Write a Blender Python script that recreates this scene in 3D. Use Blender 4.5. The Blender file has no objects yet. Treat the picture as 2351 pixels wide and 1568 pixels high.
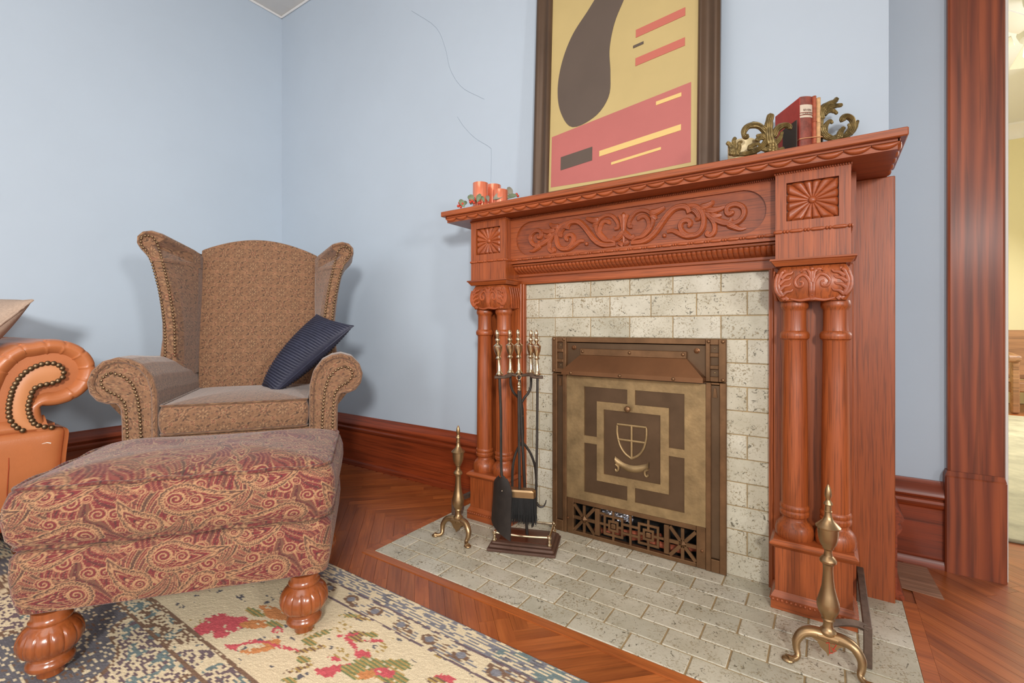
import bpy, bmesh, math, random
import numpy as np
from mathutils import Vector, Matrix

random.seed(7)
RNG = np.random.default_rng(11)
scene = bpy.context.scene
COL = scene.collection
PI = math.pi

# ------------------------------------------------------------------ camera, world, lights, exposure
CAM_H, YAW, FPX = 0.81, 0.59298, 1076.1
cam_d = bpy.data.cameras.new('camera')
cam_d.sensor_fit = 'HORIZONTAL'
cam_d.sensor_width = 36.0
cam_d.lens = FPX / 2351 * 36.0
cam_d.shift_y = -(784 - 750.6) / 2351
cam_d.clip_start = 0.01
cam = bpy.data.objects.new('camera', cam_d)
cam.location = (0, 0, CAM_H)
cam.rotation_euler = (PI / 2, 0, YAW)
COL.objects.link(cam)
scene.camera = cam

world = bpy.data.worlds.new('world')
scene.world = world
world.use_nodes = True
world.node_tree.nodes['Background'].inputs[0].default_value = (1.0, 0.985, 0.96, 1)
world.node_tree.nodes['Background'].inputs[1].default_value = 0.6


def area(name, loc, target, sx, sy, power, color=(1, 1, 1), spread=180):
    l = bpy.data.lights.new(name, 'AREA')
    l.shape = 'RECTANGLE'
    l.size, l.size_y, l.energy, l.color = sx, sy, power, color
    l.spread = math.radians(spread)
    o = bpy.data.objects.new(name, l)
    o.location = loc
    d = Vector(target) - Vector(loc)
    o.rotation_euler = d.to_track_quat('-Z', 'Y').to_euler()
    COL.objects.link(o)
    return o


area('key_light', (1.05, -1.25, 1.55), (-2.9, 0.9, 0.8), 0.28, 0.34, 43, (1, 0.98, 0.95), 125)  # unseen key light right of the camera, set from the chair's shadows; no window
area('side_window_light', (1.90, -0.17, 1.30), (-2.9, 0.3, 0.9), 0.24, 0.30, 13, (1, 0.98, 0.95), 110)
area('rear_window_light', (-0.6, -3.4, 1.6), (-1.2, 1.6, 1.0), 4.4, 2.6, 34, (1, 0.98, 0.96))
area('ceiling_fill_light', (-0.6, -0.6, 2.85), (-0.6, -0.6, 0), 1.6, 1.6, 18, (1, 0.95, 0.88))  # added overhead fill in place of ceiling bounce, no fixture
area('next_room_fill_light', (2.7, 5.2, 2.0), (1.2, 4.2, 0.3), 1.6, 1.6, 115, (1, 0.98, 0.95))  # added lamp that brightens the next room and the doorway floor

scene.view_settings.view_transform = 'Standard'
scene.view_settings.look = 'None'
scene.view_settings.gamma = 1.0
scene.view_settings.use_curve_mapping = False
scene.view_settings.exposure = 0.15


# ------------------------------------------------------------------ helpers
def S(r, g, b):
    def f(c):
        c /= 255.0
        return c / 12.92 if c <= 0.04045 else ((c + 0.055) / 1.055) ** 2.4
    return (f(r), f(g), f(b))


def at(u, v, d):
    """3-D point seen at photo pixel (u, v) at camera depth d (metres)."""
    a, b = (u - 1175.5) / FPX * d, -(v - 750.6) / FPX * d
    c, s = math.cos(YAW), math.sin(YAW)
    return Vector((a * c - s * d, a * s + c * d, CAM_H + b))


class MB:
    def __init__(self):
        self.v, self.f, self.c = [], [], []

    def add(self, vs, fs, cols=None):
        n = len(self.v)
        self.v.extend([tuple(map(float, p)) for p in vs])
        self.f.extend([tuple(i + n for i in q) for q in fs])
        if cols is not None:
            self.c.extend([tuple(map(float, q)) for q in cols])
        return self

    def box(self, x0, x1, y0, y1, z0, z1, b=0.0):
        if x0 > x1: x0, x1 = x1, x0
        if y0 > y1: y0, y1 = y1, y0
        if z0 > z1: z0, z1 = z1, z0
        b = min(b, (x1 - x0) * .45, (y1 - y0) * .45, (z1 - z0) * .45)
        if b <= 0:
            v = [(x, y, z) for z in (z0, z1) for y in (y0, y1) for x in (x0, x1)]
            return self.add(v, [(0, 2, 3, 1), (4, 5, 7, 6), (0, 1, 5, 4), (2, 6, 7, 3), (0, 4, 6, 2), (1, 3, 7, 5)])
        bm = bmesh.new()
        M = Matrix.Translation(((x0 + x1) / 2, (y0 + y1) / 2, (z0 + z1) / 2)) @ Matrix.Diagonal((x1 - x0, y1 - y0, z1 - z0, 1))
        bmesh.ops.create_cube(bm, size=1, matrix=M)
        bmesh.ops.bevel(bm, geom=bm.edges[:], offset=b, segments=1, profile=0.5, affect='EDGES')
        bm.verts.index_update()
        self.add([v.co for v in bm.verts], [[v.index for v in f.verts] for f in bm.faces])
        bm.free()
        return self

    def grid(self, P, closed_u=False, closed_v=False, cols=None, flip=False):
        P = np.asarray(P, float)
        nu, nv = P.shape[:2]
        I = np.arange(nu * nv).reshape(nu, nv)
        A = I if not closed_u else np.vstack([I, I[:1]])
        A = A if not closed_v else np.hstack([A, A[:, :1]])
        q = np.stack([A[:-1, :-1], A[1:, :-1], A[1:, 1:], A[:-1, 1:]], -1).reshape(-1, 4)
        if flip: q = q[:, ::-1]
        return self.add(P.reshape(-1, 3), q.tolist(), None if cols is None else np.asarray(cols).reshape(-1, 3))

    def lathe(self, prof, c=(0, 0, 0), n=32, rfun=None, M=None):
        th = np.linspace(0, 2 * PI, n, endpoint=False)
        pr = np.asarray(prof, float)
        P = np.zeros((len(pr), n, 3))
        for i, (r, z) in enumerate(pr):
            rr = np.full(n, r) if rfun is None else r * rfun(th, z)
            P[i, :, 0] = rr * np.cos(th)
            P[i, :, 1] = rr * np.sin(th)
            P[i, :, 2] = z
        if M is not None:
            R = np.array(M.to_3x3())
            P = P @ R.T + np.array(M.to_translation())
        P = P + np.array(c)
        n0 = len(self.v)
        self.grid(P.transpose(1, 0, 2), closed_u=True)
        k = len(pr)
        self.f.append(tuple(n0 + j * k for j in range(n))[::-1])
        self.f.append(tuple(n0 + j * k + k - 1 for j in range(n)))
        return self

    def tube(self, path, rad, n=10, flat=None, closed=False, up=None, cap=True):
        """sweep an (elliptic) section along a path; flat=(a,b) scales the section along side/up."""
        P = [Vector(p) for p in path]
        m = len(P)
        if not hasattr(rad, '__len__'): rad = [rad] * m
        T = []
        for i in range(m):
            a = P[(i - 1) % m] if (closed or i > 0) else P[i]
            b = P[(i + 1) % m] if (closed or i < m - 1) else P[i]
            t = (b - a)
            T.append(t.normalized() if t.length > 1e-9 else Vector((0, 0, 1)))
        if up is None:
            up0 = Vector((0, 0, 1)) if abs(T[0].z) < .9 else Vector((1, 0, 0))
        else:
            up0 = Vector(up)
        N = (up0 - T[0] * up0.dot(T[0])).normalized()
        G = []
        fa, fb = flat if flat else (1, 1)
        for i in range(m):
            N = N - T[i] * N.dot(T[i])
            if N.length < 1e-6: N = T[i].orthogonal()
            N.normalize()
            B = T[i].cross(N)
            G.append([tuple(P[i] + (B * math.cos(2 * PI * k / n) * fa + N * math.sin(2 * PI * k / n) * fb) * rad[i]) for k in range(n)])
        n0 = len(self.v)
        self.grid(np.array(G), closed_u=closed, closed_v=True)
        if cap and not closed:
            self.f.append(tuple(n0 + k for k in range(n)))
            self.f.append(tuple(n0 + (m - 1) * n + k for k in range(n))[::-1])
        return self

    def prism(self, poly, a0, a1, axis='y'):
        """extrude 2-D polygon: axis y -> poly in (x,z); axis x -> (y,z); axis z -> (x,y)"""
        n = len(poly)
        def mk(p, a):
            return {'y': (p[0], a, p[1]), 'x': (a, p[0], p[1]), 'z': (p[0], p[1], a)}[axis]
        v = [mk(p, a0) for p in poly] + [mk(p, a1) for p in poly]
        f = [tuple(range(n)), tuple(range(2 * n - 1, n - 1, -1))] + [(i, i + n, (i + 1) % n + n, (i + 1) % n) for i in range(n)]
        return self.add(v, f)

    def sphere(self, c, r, n=12, m=8, sq=(1, 1, 1)):
        th = np.linspace(0, 2 * PI, n, endpoint=False)
        ph = np.linspace(0.0, PI, m + 1)
        P = np.stack([np.outer(np.cos(th), np.sin(ph)) * r * sq[0], np.outer(np.sin(th), np.sin(ph)) * r * sq[1], np.tile(-np.cos(ph) * r * sq[2], (n, 1))], -1) + np.array(c)
        return self.grid(P, closed_u=True)

    def mesh(self, name, origin=(0, 0, 0), angle=35, merge=False):
        me = bpy.data.meshes.new(name)
        v = np.asarray(self.v, float) - np.array(origin)
        me.from_pydata(v.tolist(), [], self.f)
        if self.c and len(self.c) == len(self.v):
            ca = me.color_attributes.new('Col', 'FLOAT_COLOR', 'POINT')
            c = np.ones((len(self.v), 4), np.float32)
            c[:, :3] = np.asarray(self.c, np.float32)
            ca.data.foreach_set('color', c.ravel())
        me.validate()
        bm = bmesh.new()
        bm.from_mesh(me)
        if merge:
            bmesh.ops.remove_doubles(bm, verts=bm.verts[:], dist=1e-5)
        bmesh.ops.recalc_face_normals(bm, faces=bm.faces[:])
        bm.to_mesh(me)
        bm.free()
        if angle:
            for p in me.polygons: p.use_smooth = True
            me.set_sharp_from_angle(angle=math.radians(angle))
        me.update()
        return me


def tag(o, label=None, cat=None, group=None, kind=None):
    if label: o['label'] = label
    if cat: o['category'] = cat
    if group: o['group'] = group
    if kind: o['kind'] = kind
    return o


ORIGIN = {}


def link(name, me, mat, parent=None, loc=None):
    o = bpy.data.objects.new(name, me)
    COL.objects.link(o)
    if me is not None and mat is not None and len(me.materials) == 0:
        me.materials.append(mat)
    if parent is not None: o.parent = parent
    if loc is not None: o.location = loc
    return o


def part(name, mb, mat, parent=None, local=False, angle=35, merge=False):
    """mesh object; world-space vertices unless local=True (vertices in the parent's frame)."""
    org = (0, 0, 0)
    if parent is not None and not local:
        org = ORIGIN.get(parent.name, (0, 0, 0))
    return link(name, mb.mesh(name, org, angle, merge), mat, parent)


def solo(name, mb, mat, label, cat, group=None, angle=35, base=None, merge=False):
    """a thing that is one mesh; its origin sits at base"""
    if base is None:
        v = np.asarray(mb.v)
        base = ((v[:, 0].min() + v[:, 0].max()) / 2, (v[:, 1].min() + v[:, 1].max()) / 2, v[:, 2].min())
    o = link(name, mb.mesh(name, base, angle, merge), mat, None, base)
    ORIGIN[o.name] = tuple(base)
    return tag(o, label, cat, group)


def thing(name, label, cat, loc=(0, 0, 0), rotz=0, group=None, kind=None):
    o = bpy.data.objects.new(name, None)
    COL.objects.link(o)
    o.location = loc
    o.rotation_euler = (0, 0, rotz)
    ORIGIN[o.name] = tuple(loc)
    return tag(o, label, cat, group, kind)


def struct(name, mb, mat, parent=None, angle=35):
    o = part(name, mb, mat, parent, angle=angle)
    if parent is None: o['kind'] = 'structure'
    return o


def smooth_path(pts, n=40):
    """Catmull-Rom through the points"""
    p = np.asarray(pts, float)
    if len(p) < 3:
        t = np.linspace(0, 1, n)[:, None]
        return p[0] * (1 - t) + p[-1] * t
    q = np.vstack([2 * p[0] - p[1], p, 2 * p[-1] - p[-2]])
    out = []
    m = len(p) - 1
    for t in np.linspace(0, m - 1e-9, n):
        i = int(t)
        u = t - i
        a, b, c, d = q[i:i + 4]
        out.append(.5 * ((2 * b) + (c - a) * u + (2 * a - 5 * b + 4 * c - d) * u * u + (3 * b - a - 3 * c + d) * u ** 3))
    return np.array(out)


def resample(pts, n, closed=False):
    p = np.asarray(pts, float)
    if closed: p = np.vstack([p, p[:1]])
    s = np.concatenate([[0], np.cumsum(np.linalg.norm(np.diff(p, axis=0), axis=1))])
    t = np.linspace(0, s[-1], n + 1 if closed else n)
    if closed: t = t[:-1]
    return np.stack([np.interp(t, s, p[:, k]) for k in range(p.shape[1])], 1)


def smooth_closed(pts, n):
    p = np.asarray(pts, float)
    m = len(p)
    out = []
    for t in np.linspace(0, m, n * 3, endpoint=False):
        i = int(t)
        u = t - i
        a, b, c, d = p[(i - 1) % m], p[i % m], p[(i + 1) % m], p[(i + 2) % m]
        out.append(.5 * ((2 * b) + (c - a) * u + (2 * a - 5 * b + 4 * c - d) * u * u + (3 * b - a - 3 * c + d) * u ** 3))
    return resample(out, n, True)


# ------------------------------------------------------------------ materials
def new_mat(name):
    m = bpy.data.materials.new(name)
    m.use_nodes = True
    nt = m.node_tree
    b = nt.nodes['Principled BSDF']
    return m, nt, b


def N(nt, t, **kw):
    n = nt.nodes.new(t)
    for k, v in kw.items():
        if k in n.inputs: n.inputs[k].default_value = v
        else: setattr(n, k, v)
    return n


def ramp(nt, fac, stops):
    r = nt.nodes.new('ShaderNodeValToRGB')
    e = r.color_ramp.elements
    while len(e) < len(stops): e.new(0.5)
    for i, (p, c) in enumerate(stops):
        e[i].position = p
        e[i].color = (*c, 1)
    nt.links.new(fac, r.inputs[0])
    return r.outputs[0]


def mixc(nt, fac, a, b, mode='MIX'):
    m = nt.nodes.new('ShaderNodeMix')
    m.data_type = 'RGBA'
    m.blend_type = mode
    for s, v in ((m.inputs[0], fac), (m.inputs[6], a), (m.inputs[7], b)):
        if hasattr(v, 'is_linked'): nt.links.new(v, s)
        elif isinstance(v, (int, float)): s.default_value = v
        else: s.default_value = (*v, 1)
    return m.outputs[2]


def coords(nt, scale=(1, 1, 1), per_object=True):
    tc = nt.nodes.new('ShaderNodeTexCoord')
    mp = nt.nodes.new('ShaderNodeMapping')
    mp.inputs['Scale'].default_value = scale
    nt.links.new(tc.outputs['Object'], mp.inputs[0])
    if per_object:
        oi = nt.nodes.new('ShaderNodeObjectInfo')
        ml = nt.nodes.new('ShaderNodeMath')
        ml.operation = 'MULTIPLY'
        ml.inputs[1].default_value = 37.0
        nt.links.new(oi.outputs['Random'], ml.inputs[0])
        cb = nt.nodes.new('ShaderNodeCombineXYZ')
        for k in range(3): nt.links.new(ml.outputs[0], cb.inputs[k])
        nt.links.new(cb.outputs[0], mp.inputs['Location'])
    return mp.outputs[0]


def noise(nt, vec, scale, detail=4, rough=.55, dist=0):
    n = N(nt, 'ShaderNodeTexNoise', Scale=scale, Detail=detail, Roughness=rough, Distortion=dist)
    nt.links.new(vec, n.inputs['Vector'])
    return n.outputs[0]


def bump(nt, b, h, strength=.2, dist=.002):
    n = N(nt, 'ShaderNodeBump', Strength=strength, Distance=dist)
    nt.links.new(h, n.inputs['Height'])
    nt.links.new(n.outputs[0], b.inputs['Normal'])


def wood(name, dark, light, axis='z', scale=30, stretch=.035, rough=.42, coat=.14, contrast=(.3, .72), obj_var=.0, pore=.35, cathedral=0.0):
    m, nt, b = new_mat(name)
    sc = [1.0, 1.0, 1.0]
    if axis in 'xyz': sc['xyz'.index(axis)] = stretch
    v = coords(nt, tuple(sc))
    n1 = noise(nt, v, scale, 5, .6, .4)
    if cathedral > 0:
        w = N(nt, 'ShaderNodeTexWave', Scale=cathedral, Distortion=9.0, Detail=2.5)
        w.inputs['Detail Scale'].default_value = .8
        w.wave_type = 'BANDS'
        w.bands_direction = 'X'
        nt.links.new(v, w.inputs['Vector'])
        mx = nt.nodes.new('ShaderNodeMix')
        mx.inputs[0].default_value = .35
        nt.links.new(n1, mx.inputs[2])
        nt.links.new(w.outputs['Fac'], mx.inputs[3])
        n1 = mx.outputs[0]
    c = ramp(nt, n1, [(contrast[0], dark), (contrast[1], light)])
    sc2 = [1.0, 1.0, 1.0]
    if axis in 'xyz': sc2['xyz'.index(axis)] = .03
    n2 = noise(nt, coords(nt, tuple(sc2)), scale * 9, 2, .5)
    p = ramp(nt, n2, [(.36, (1 - pore,) * 3), (.5, (1, 1, 1))])
    c = mixc(nt, 1.0, c, p, 'MULTIPLY')
    if obj_var:
        oi = nt.nodes.new('ShaderNodeObjectInfo')
        f = ramp(nt, oi.outputs['Random'], [(0, (1 - obj_var,) * 3), (1, (1 + obj_var * .5,) * 3)])
        c = mixc(nt, 1.0, c, f, 'MULTIPLY')
    nt.links.new(c, b.inputs['Base Color'])
    b.inputs['Roughness'].default_value = rough
    b.inputs['Coat Weight'].default_value = coat
    b.inputs['Coat Roughness'].default_value = .22
    bump(nt, b, n2, .12, .0015)
    return m


def plain(name, col, rough=.5, metal=0.0, nscale=0, namp=.12, bstr=0.0, bscale=60, coat=0.0, spec=.5):
    m, nt, b = new_mat(name)
    b.inputs['Roughness'].default_value = rough
    b.inputs['Metallic'].default_value = metal
    b.inputs['Coat Weight'].default_value = coat
    b.inputs['Specular IOR Level'].default_value = spec
    if nscale:
        v = coords(nt)
        n = noise(nt, v, nscale, 5, .6)
        c = ramp(nt, n, [(.3, tuple(x * (1 - namp) for x in col)), (.7, tuple(min(1, x * (1 + namp)) for x in col))])
        nt.links.new(c, b.inputs['Base Color'])
    else:
        b.inputs['Base Color'].default_value = (*col, 1)
    if bstr:
        bump(nt, b, noise(nt, coords(nt), bscale, 4), bstr, .003)
    return m


def attr_mat(name, rough=.85, sheen=.0, bscale=500, bstr=.25, spec=.25):
    m, nt, b = new_mat(name)
    a = nt.nodes.new('ShaderNodeAttribute')
    a.attribute_name = 'Col'
    n = noise(nt, coords(nt), bscale, 2)
    f = ramp(nt, n, [(.3, (.8, .8, .8)), (.7, (1.15, 1.15, 1.15))])
    nt.links.new(mixc(nt, 1.0, a.outputs['Color'], f, 'MULTIPLY'), b.inputs['Base Color'])
    b.inputs['Roughness'].default_value = rough
    b.inputs['Sheen Weight'].default_value = sheen
    b.inputs['Specular IOR Level'].default_value = spec
    bump(nt, b, n, bstr, .001)
    return m


M = {}
M['wall'] = plain('blue_wall_paint', S(186, 199, 212), .75, 0, 1.3, .03, .05, 90)
M['ceiling'] = plain('embossed_ceiling', S(214, 212, 208), .8, 0, 0, 0, .9, 14)
M['ceil2'] = plain('white_ceiling_paint', S(228, 228, 226), .8)
M['yellow'] = plain('pale_yellow_paint', S(236, 226, 180), .75, 0, 2, .02)
M['white'] = plain('white_trim_paint', S(240, 238, 232), .5)
MD, ML = S(134, 63, 27), S(173, 88, 41)
M['wood_v'] = wood('mantel_wood_upright_grain', MD, ML, 'z')
M['wood_h'] = wood('mantel_wood_level_grain', MD, ML, 'x')
M['wood_y'] = wood('mantel_wood_depth_grain', MD, ML, 'y')
M['wood_c'] = wood('mantel_wood_carved', S(138, 65, 31), S(172, 86, 43), 'x', scale=16, pore=.2)
M['wood_cd'] = wood('mantel_wood_carved_ground', S(122, 58, 29), S(154, 77, 39), 'x', scale=30, stretch=.5, pore=.4)
M['base'] = wood('baseboard_wood', S(98, 38, 18), S(158, 68, 31), 'x', scale=14, rough=.42, coat=.15)
M['base_y'] = wood('baseboard_wood_turned', S(98, 38, 18), S(158, 68, 31), 'y', scale=14, rough=.42, coat=.15)
M['casing'] = wood('door_casing_wood', S(112, 48, 24), S(172, 86, 46), 'z', scale=9, stretch=.12, rough=.5, coat=.12, contrast=(.25, .8), cathedral=9)
M['plank'] = wood('oak_plank', S(136, 66, 28), S(186, 104, 50), 'x', scale=22, stretch=.12, rough=.34, coat=.3, obj_var=.2, pore=.22)
M['floor'] = wood('oak_floor', S(130, 64, 28), S(182, 102, 50), 'x', scale=14, stretch=.1, rough=.36, coat=.3)
M['raw'] = wood('bare_floor_wood', S(146, 104, 80), S(180, 138, 112), 'x', scale=26, rough=.75, coat=0)
M['grout'] = plain('tan_grout', S(160, 136, 98), .9, 0, 30, .2)
M['brass'] = plain('aged_brass', S(166, 136, 100), .36, .92, 9, .16)
M['pbrass'] = plain('polished_brass', S(222, 202, 170), .16, 1.0)
M['iron'] = plain('black_iron', S(62, 56, 52), .5, .55, 30, .2)
M['rust'] = plain('rusty_iron', S(98, 80, 68), .65, .3, 40, .3, .3, 120)
M['bronze'] = plain('bronze_frame', S(124, 92, 64), .45, .75, 14, .28)
M['bronze_d'] = plain('dark_bronze_panel', S(104, 82, 62), .45, .75, 10, .16)
M['bronze_l'] = plain('worn_brass_plate', S(160, 134, 96), .5, .7, 18, .26, .25, 90)
M['bronze_h'] = plain('hood_bronze', S(120, 82, 54), .4, .8, 8, .15)
M['black'] = plain('soot_black', S(22, 18, 16), .9)
M['foil'] = plain('crumpled_foil', S(200, 200, 205), .25, 1.0)
M['leather'] = plain('tan_leather', S(182, 108, 64), .36, 0, 5, .12, .12, 320, .12)
M['leather_p'] = plain('smooth_tan_leather', S(198, 132, 86), .4, 0, 4, .08, .06, 300)
M['leather_d'] = plain('dark_leather_rail', S(150, 66, 36), .4, 0, 6, .15)
M['nail'] = plain('antique_brass_nail', S(116, 94, 70), .38, .9)
M['bun'] = wood('turned_foot_wood', S(112, 54, 24), S(156, 84, 42), 'z', scale=14, rough=.22, coat=.5, pore=.15)
M['bun_d'] = plain('dark_turned_wood', S(84, 40, 22), .35, 0, 12, .2)
M['linen'] = plain('beige_linen', S(176, 152, 134), .9, 0, 160, .14, .5, 420)
M['navy'] = plain('navy_cord_cloth', S(46, 48, 66), .6, 0, 30, .15, .2, 300, 0, .5)
M['pframe'] = plain('dark_brown_picture_frame', S(88, 68, 52), .35, .25, 5, .12)
M['pyellow'] = plain('poster_yellow', S(192, 170, 114), .55, 0, 4, .05)
M['ppink'] = plain('poster_pink', S(184, 104, 98), .55, 0, 4, .05)
M['pdark'] = plain('poster_dark_brown', S(92, 78, 68), .55, 0, 6, .06)
M['pred'] = plain('poster_brick_red', S(192, 104, 88), .55)
M['pcream'] = plain('poster_cream', S(224, 192, 120), .55)
M['copper'] = plain('copper_glass', S(232, 132, 98), .16, .35, 3, .1, 0, 0, .6)
M['leaf'] = plain('eucalyptus_leaf', S(112, 124, 96), .6, 0, 30, .2)
M['leaf2'] = plain('grey_leaf', S(132, 128, 112), .6, 0, 30, .2)
M['berry'] = plain('red_berry', S(196, 66, 44), .4)
M['wax'] = plain('cream_wax', S(226, 206, 158), .5)
M['bookred'] = plain('red_book_cloth', S(176, 62, 50), .6, 0, 40, .12)
M['bookspine'] = plain('worn_brown_leather', S(128, 62, 48), .6, 0, 60, .35, .4, 120)
M['bookworn'] = plain('worn_red_leather', S(164, 84, 56), .7, 0, 60, .3, .4, 150)
M['page'] = plain('old_pages', S(206, 164, 116), .8, 0, 90, .2)
M['paper'] = plain('paper_label', S(206, 190, 170), .8, 0, 60, .12)
M['ink'] = plain('label_ink', S(110, 80, 66), .8)
M['twine'] = plain('twine', S(206, 150, 104), .8)
M['bend'] = plain('bookend_gilt', S(126, 106, 64), .42, .55, 45, .5)
M['bendp'] = plain('bookend_plate', S(72, 62, 54), .4, .4)
M['bristle'] = plain('black_bristle', S(22, 20, 19), .85, 0, 200, .4)
M['redink'] = plain('red_marker', S(190, 60, 40), .6)
M['bench'] = wood('bench_wood', S(134, 92, 58), S(176, 130, 88), 'x', scale=10, rough=.5, coat=.1)
M['damask'] = attr_mat('damask_cloth', .8, .25, 420, .35)
M['paisley'] = attr_mat('paisley_cloth', .85, .15, 700, .3)
M['rug'] = attr_mat('woven_rug', .95, 0, 420, .6, .1)
M['rug2'] = plain('beige_green_rug', S(172, 166, 140), .95, 0, 7, .25, .5, 90)
M['fan'] = plain('fan_white_metal', S(200, 200, 198), .4)
mg, nt_, b_ = new_mat('frosted_globe')
b_.inputs['Base Color'].default_value = (.9, .9, .88, 1)
b_.inputs['Emission Color'].default_value = (1, .97, .9, 1)
b_.inputs['Emission Strength'].default_value = 1.5
M['globe'] = mg
M['pwood'] = plain('stand_wood', S(88, 62, 50), .45, 0, 20, .2)
M['crack'] = plain('plaster_crack', S(132, 146, 164), .9)


def tile_mat():
    m, nt, b = new_mat('speckled_cream_tile')
    v = coords(nt)
    base = ramp(nt, noise(nt, v, 9, 3), [(.3, S(180, 174, 155)), (.7, S(202, 197, 180))])
    oi = nt.nodes.new('ShaderNodeObjectInfo')
    f = ramp(nt, oi.outputs['Random'], [(0, (.86, .86, .84)), (.5, (1, .98, .95)), (1, (1.04, 1.04, 1.06))])
    base = mixc(nt, 1.0, base, f, 'MULTIPLY')
    mpv = coords(nt, (1, 1, 1))
    sp = ramp(nt, noise(nt, mpv, 150, 3, .65, .6), [(.40, (1, 1, 1)), (.455, (0, 0, 0))])
    big = ramp(nt, noise(nt, v, 17, 2), [(.42, (.15,) * 3), (.62, (1, 1, 1))])
    spf = mixc(nt, 1.0, sp, big, 'MULTIPLY')
    sp2 = ramp(nt, noise(nt, mpv, 62, 3, .7, 1.2), [(.345, (1, 1, 1)), (.388, (0, 0, 0))])
    c = mixc(nt, spf, base, S(140, 126, 98))
    c = mixc(nt, sp2, c, S(104, 98, 82))
    nt.links.new(c, b.inputs['Base Color'])
    b.inputs['Roughness'].default_value = .32
    bump(nt, b, noise(nt, v, 35, 2), .1, .002)
    return m


M['tile'] = tile_mat()


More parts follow.
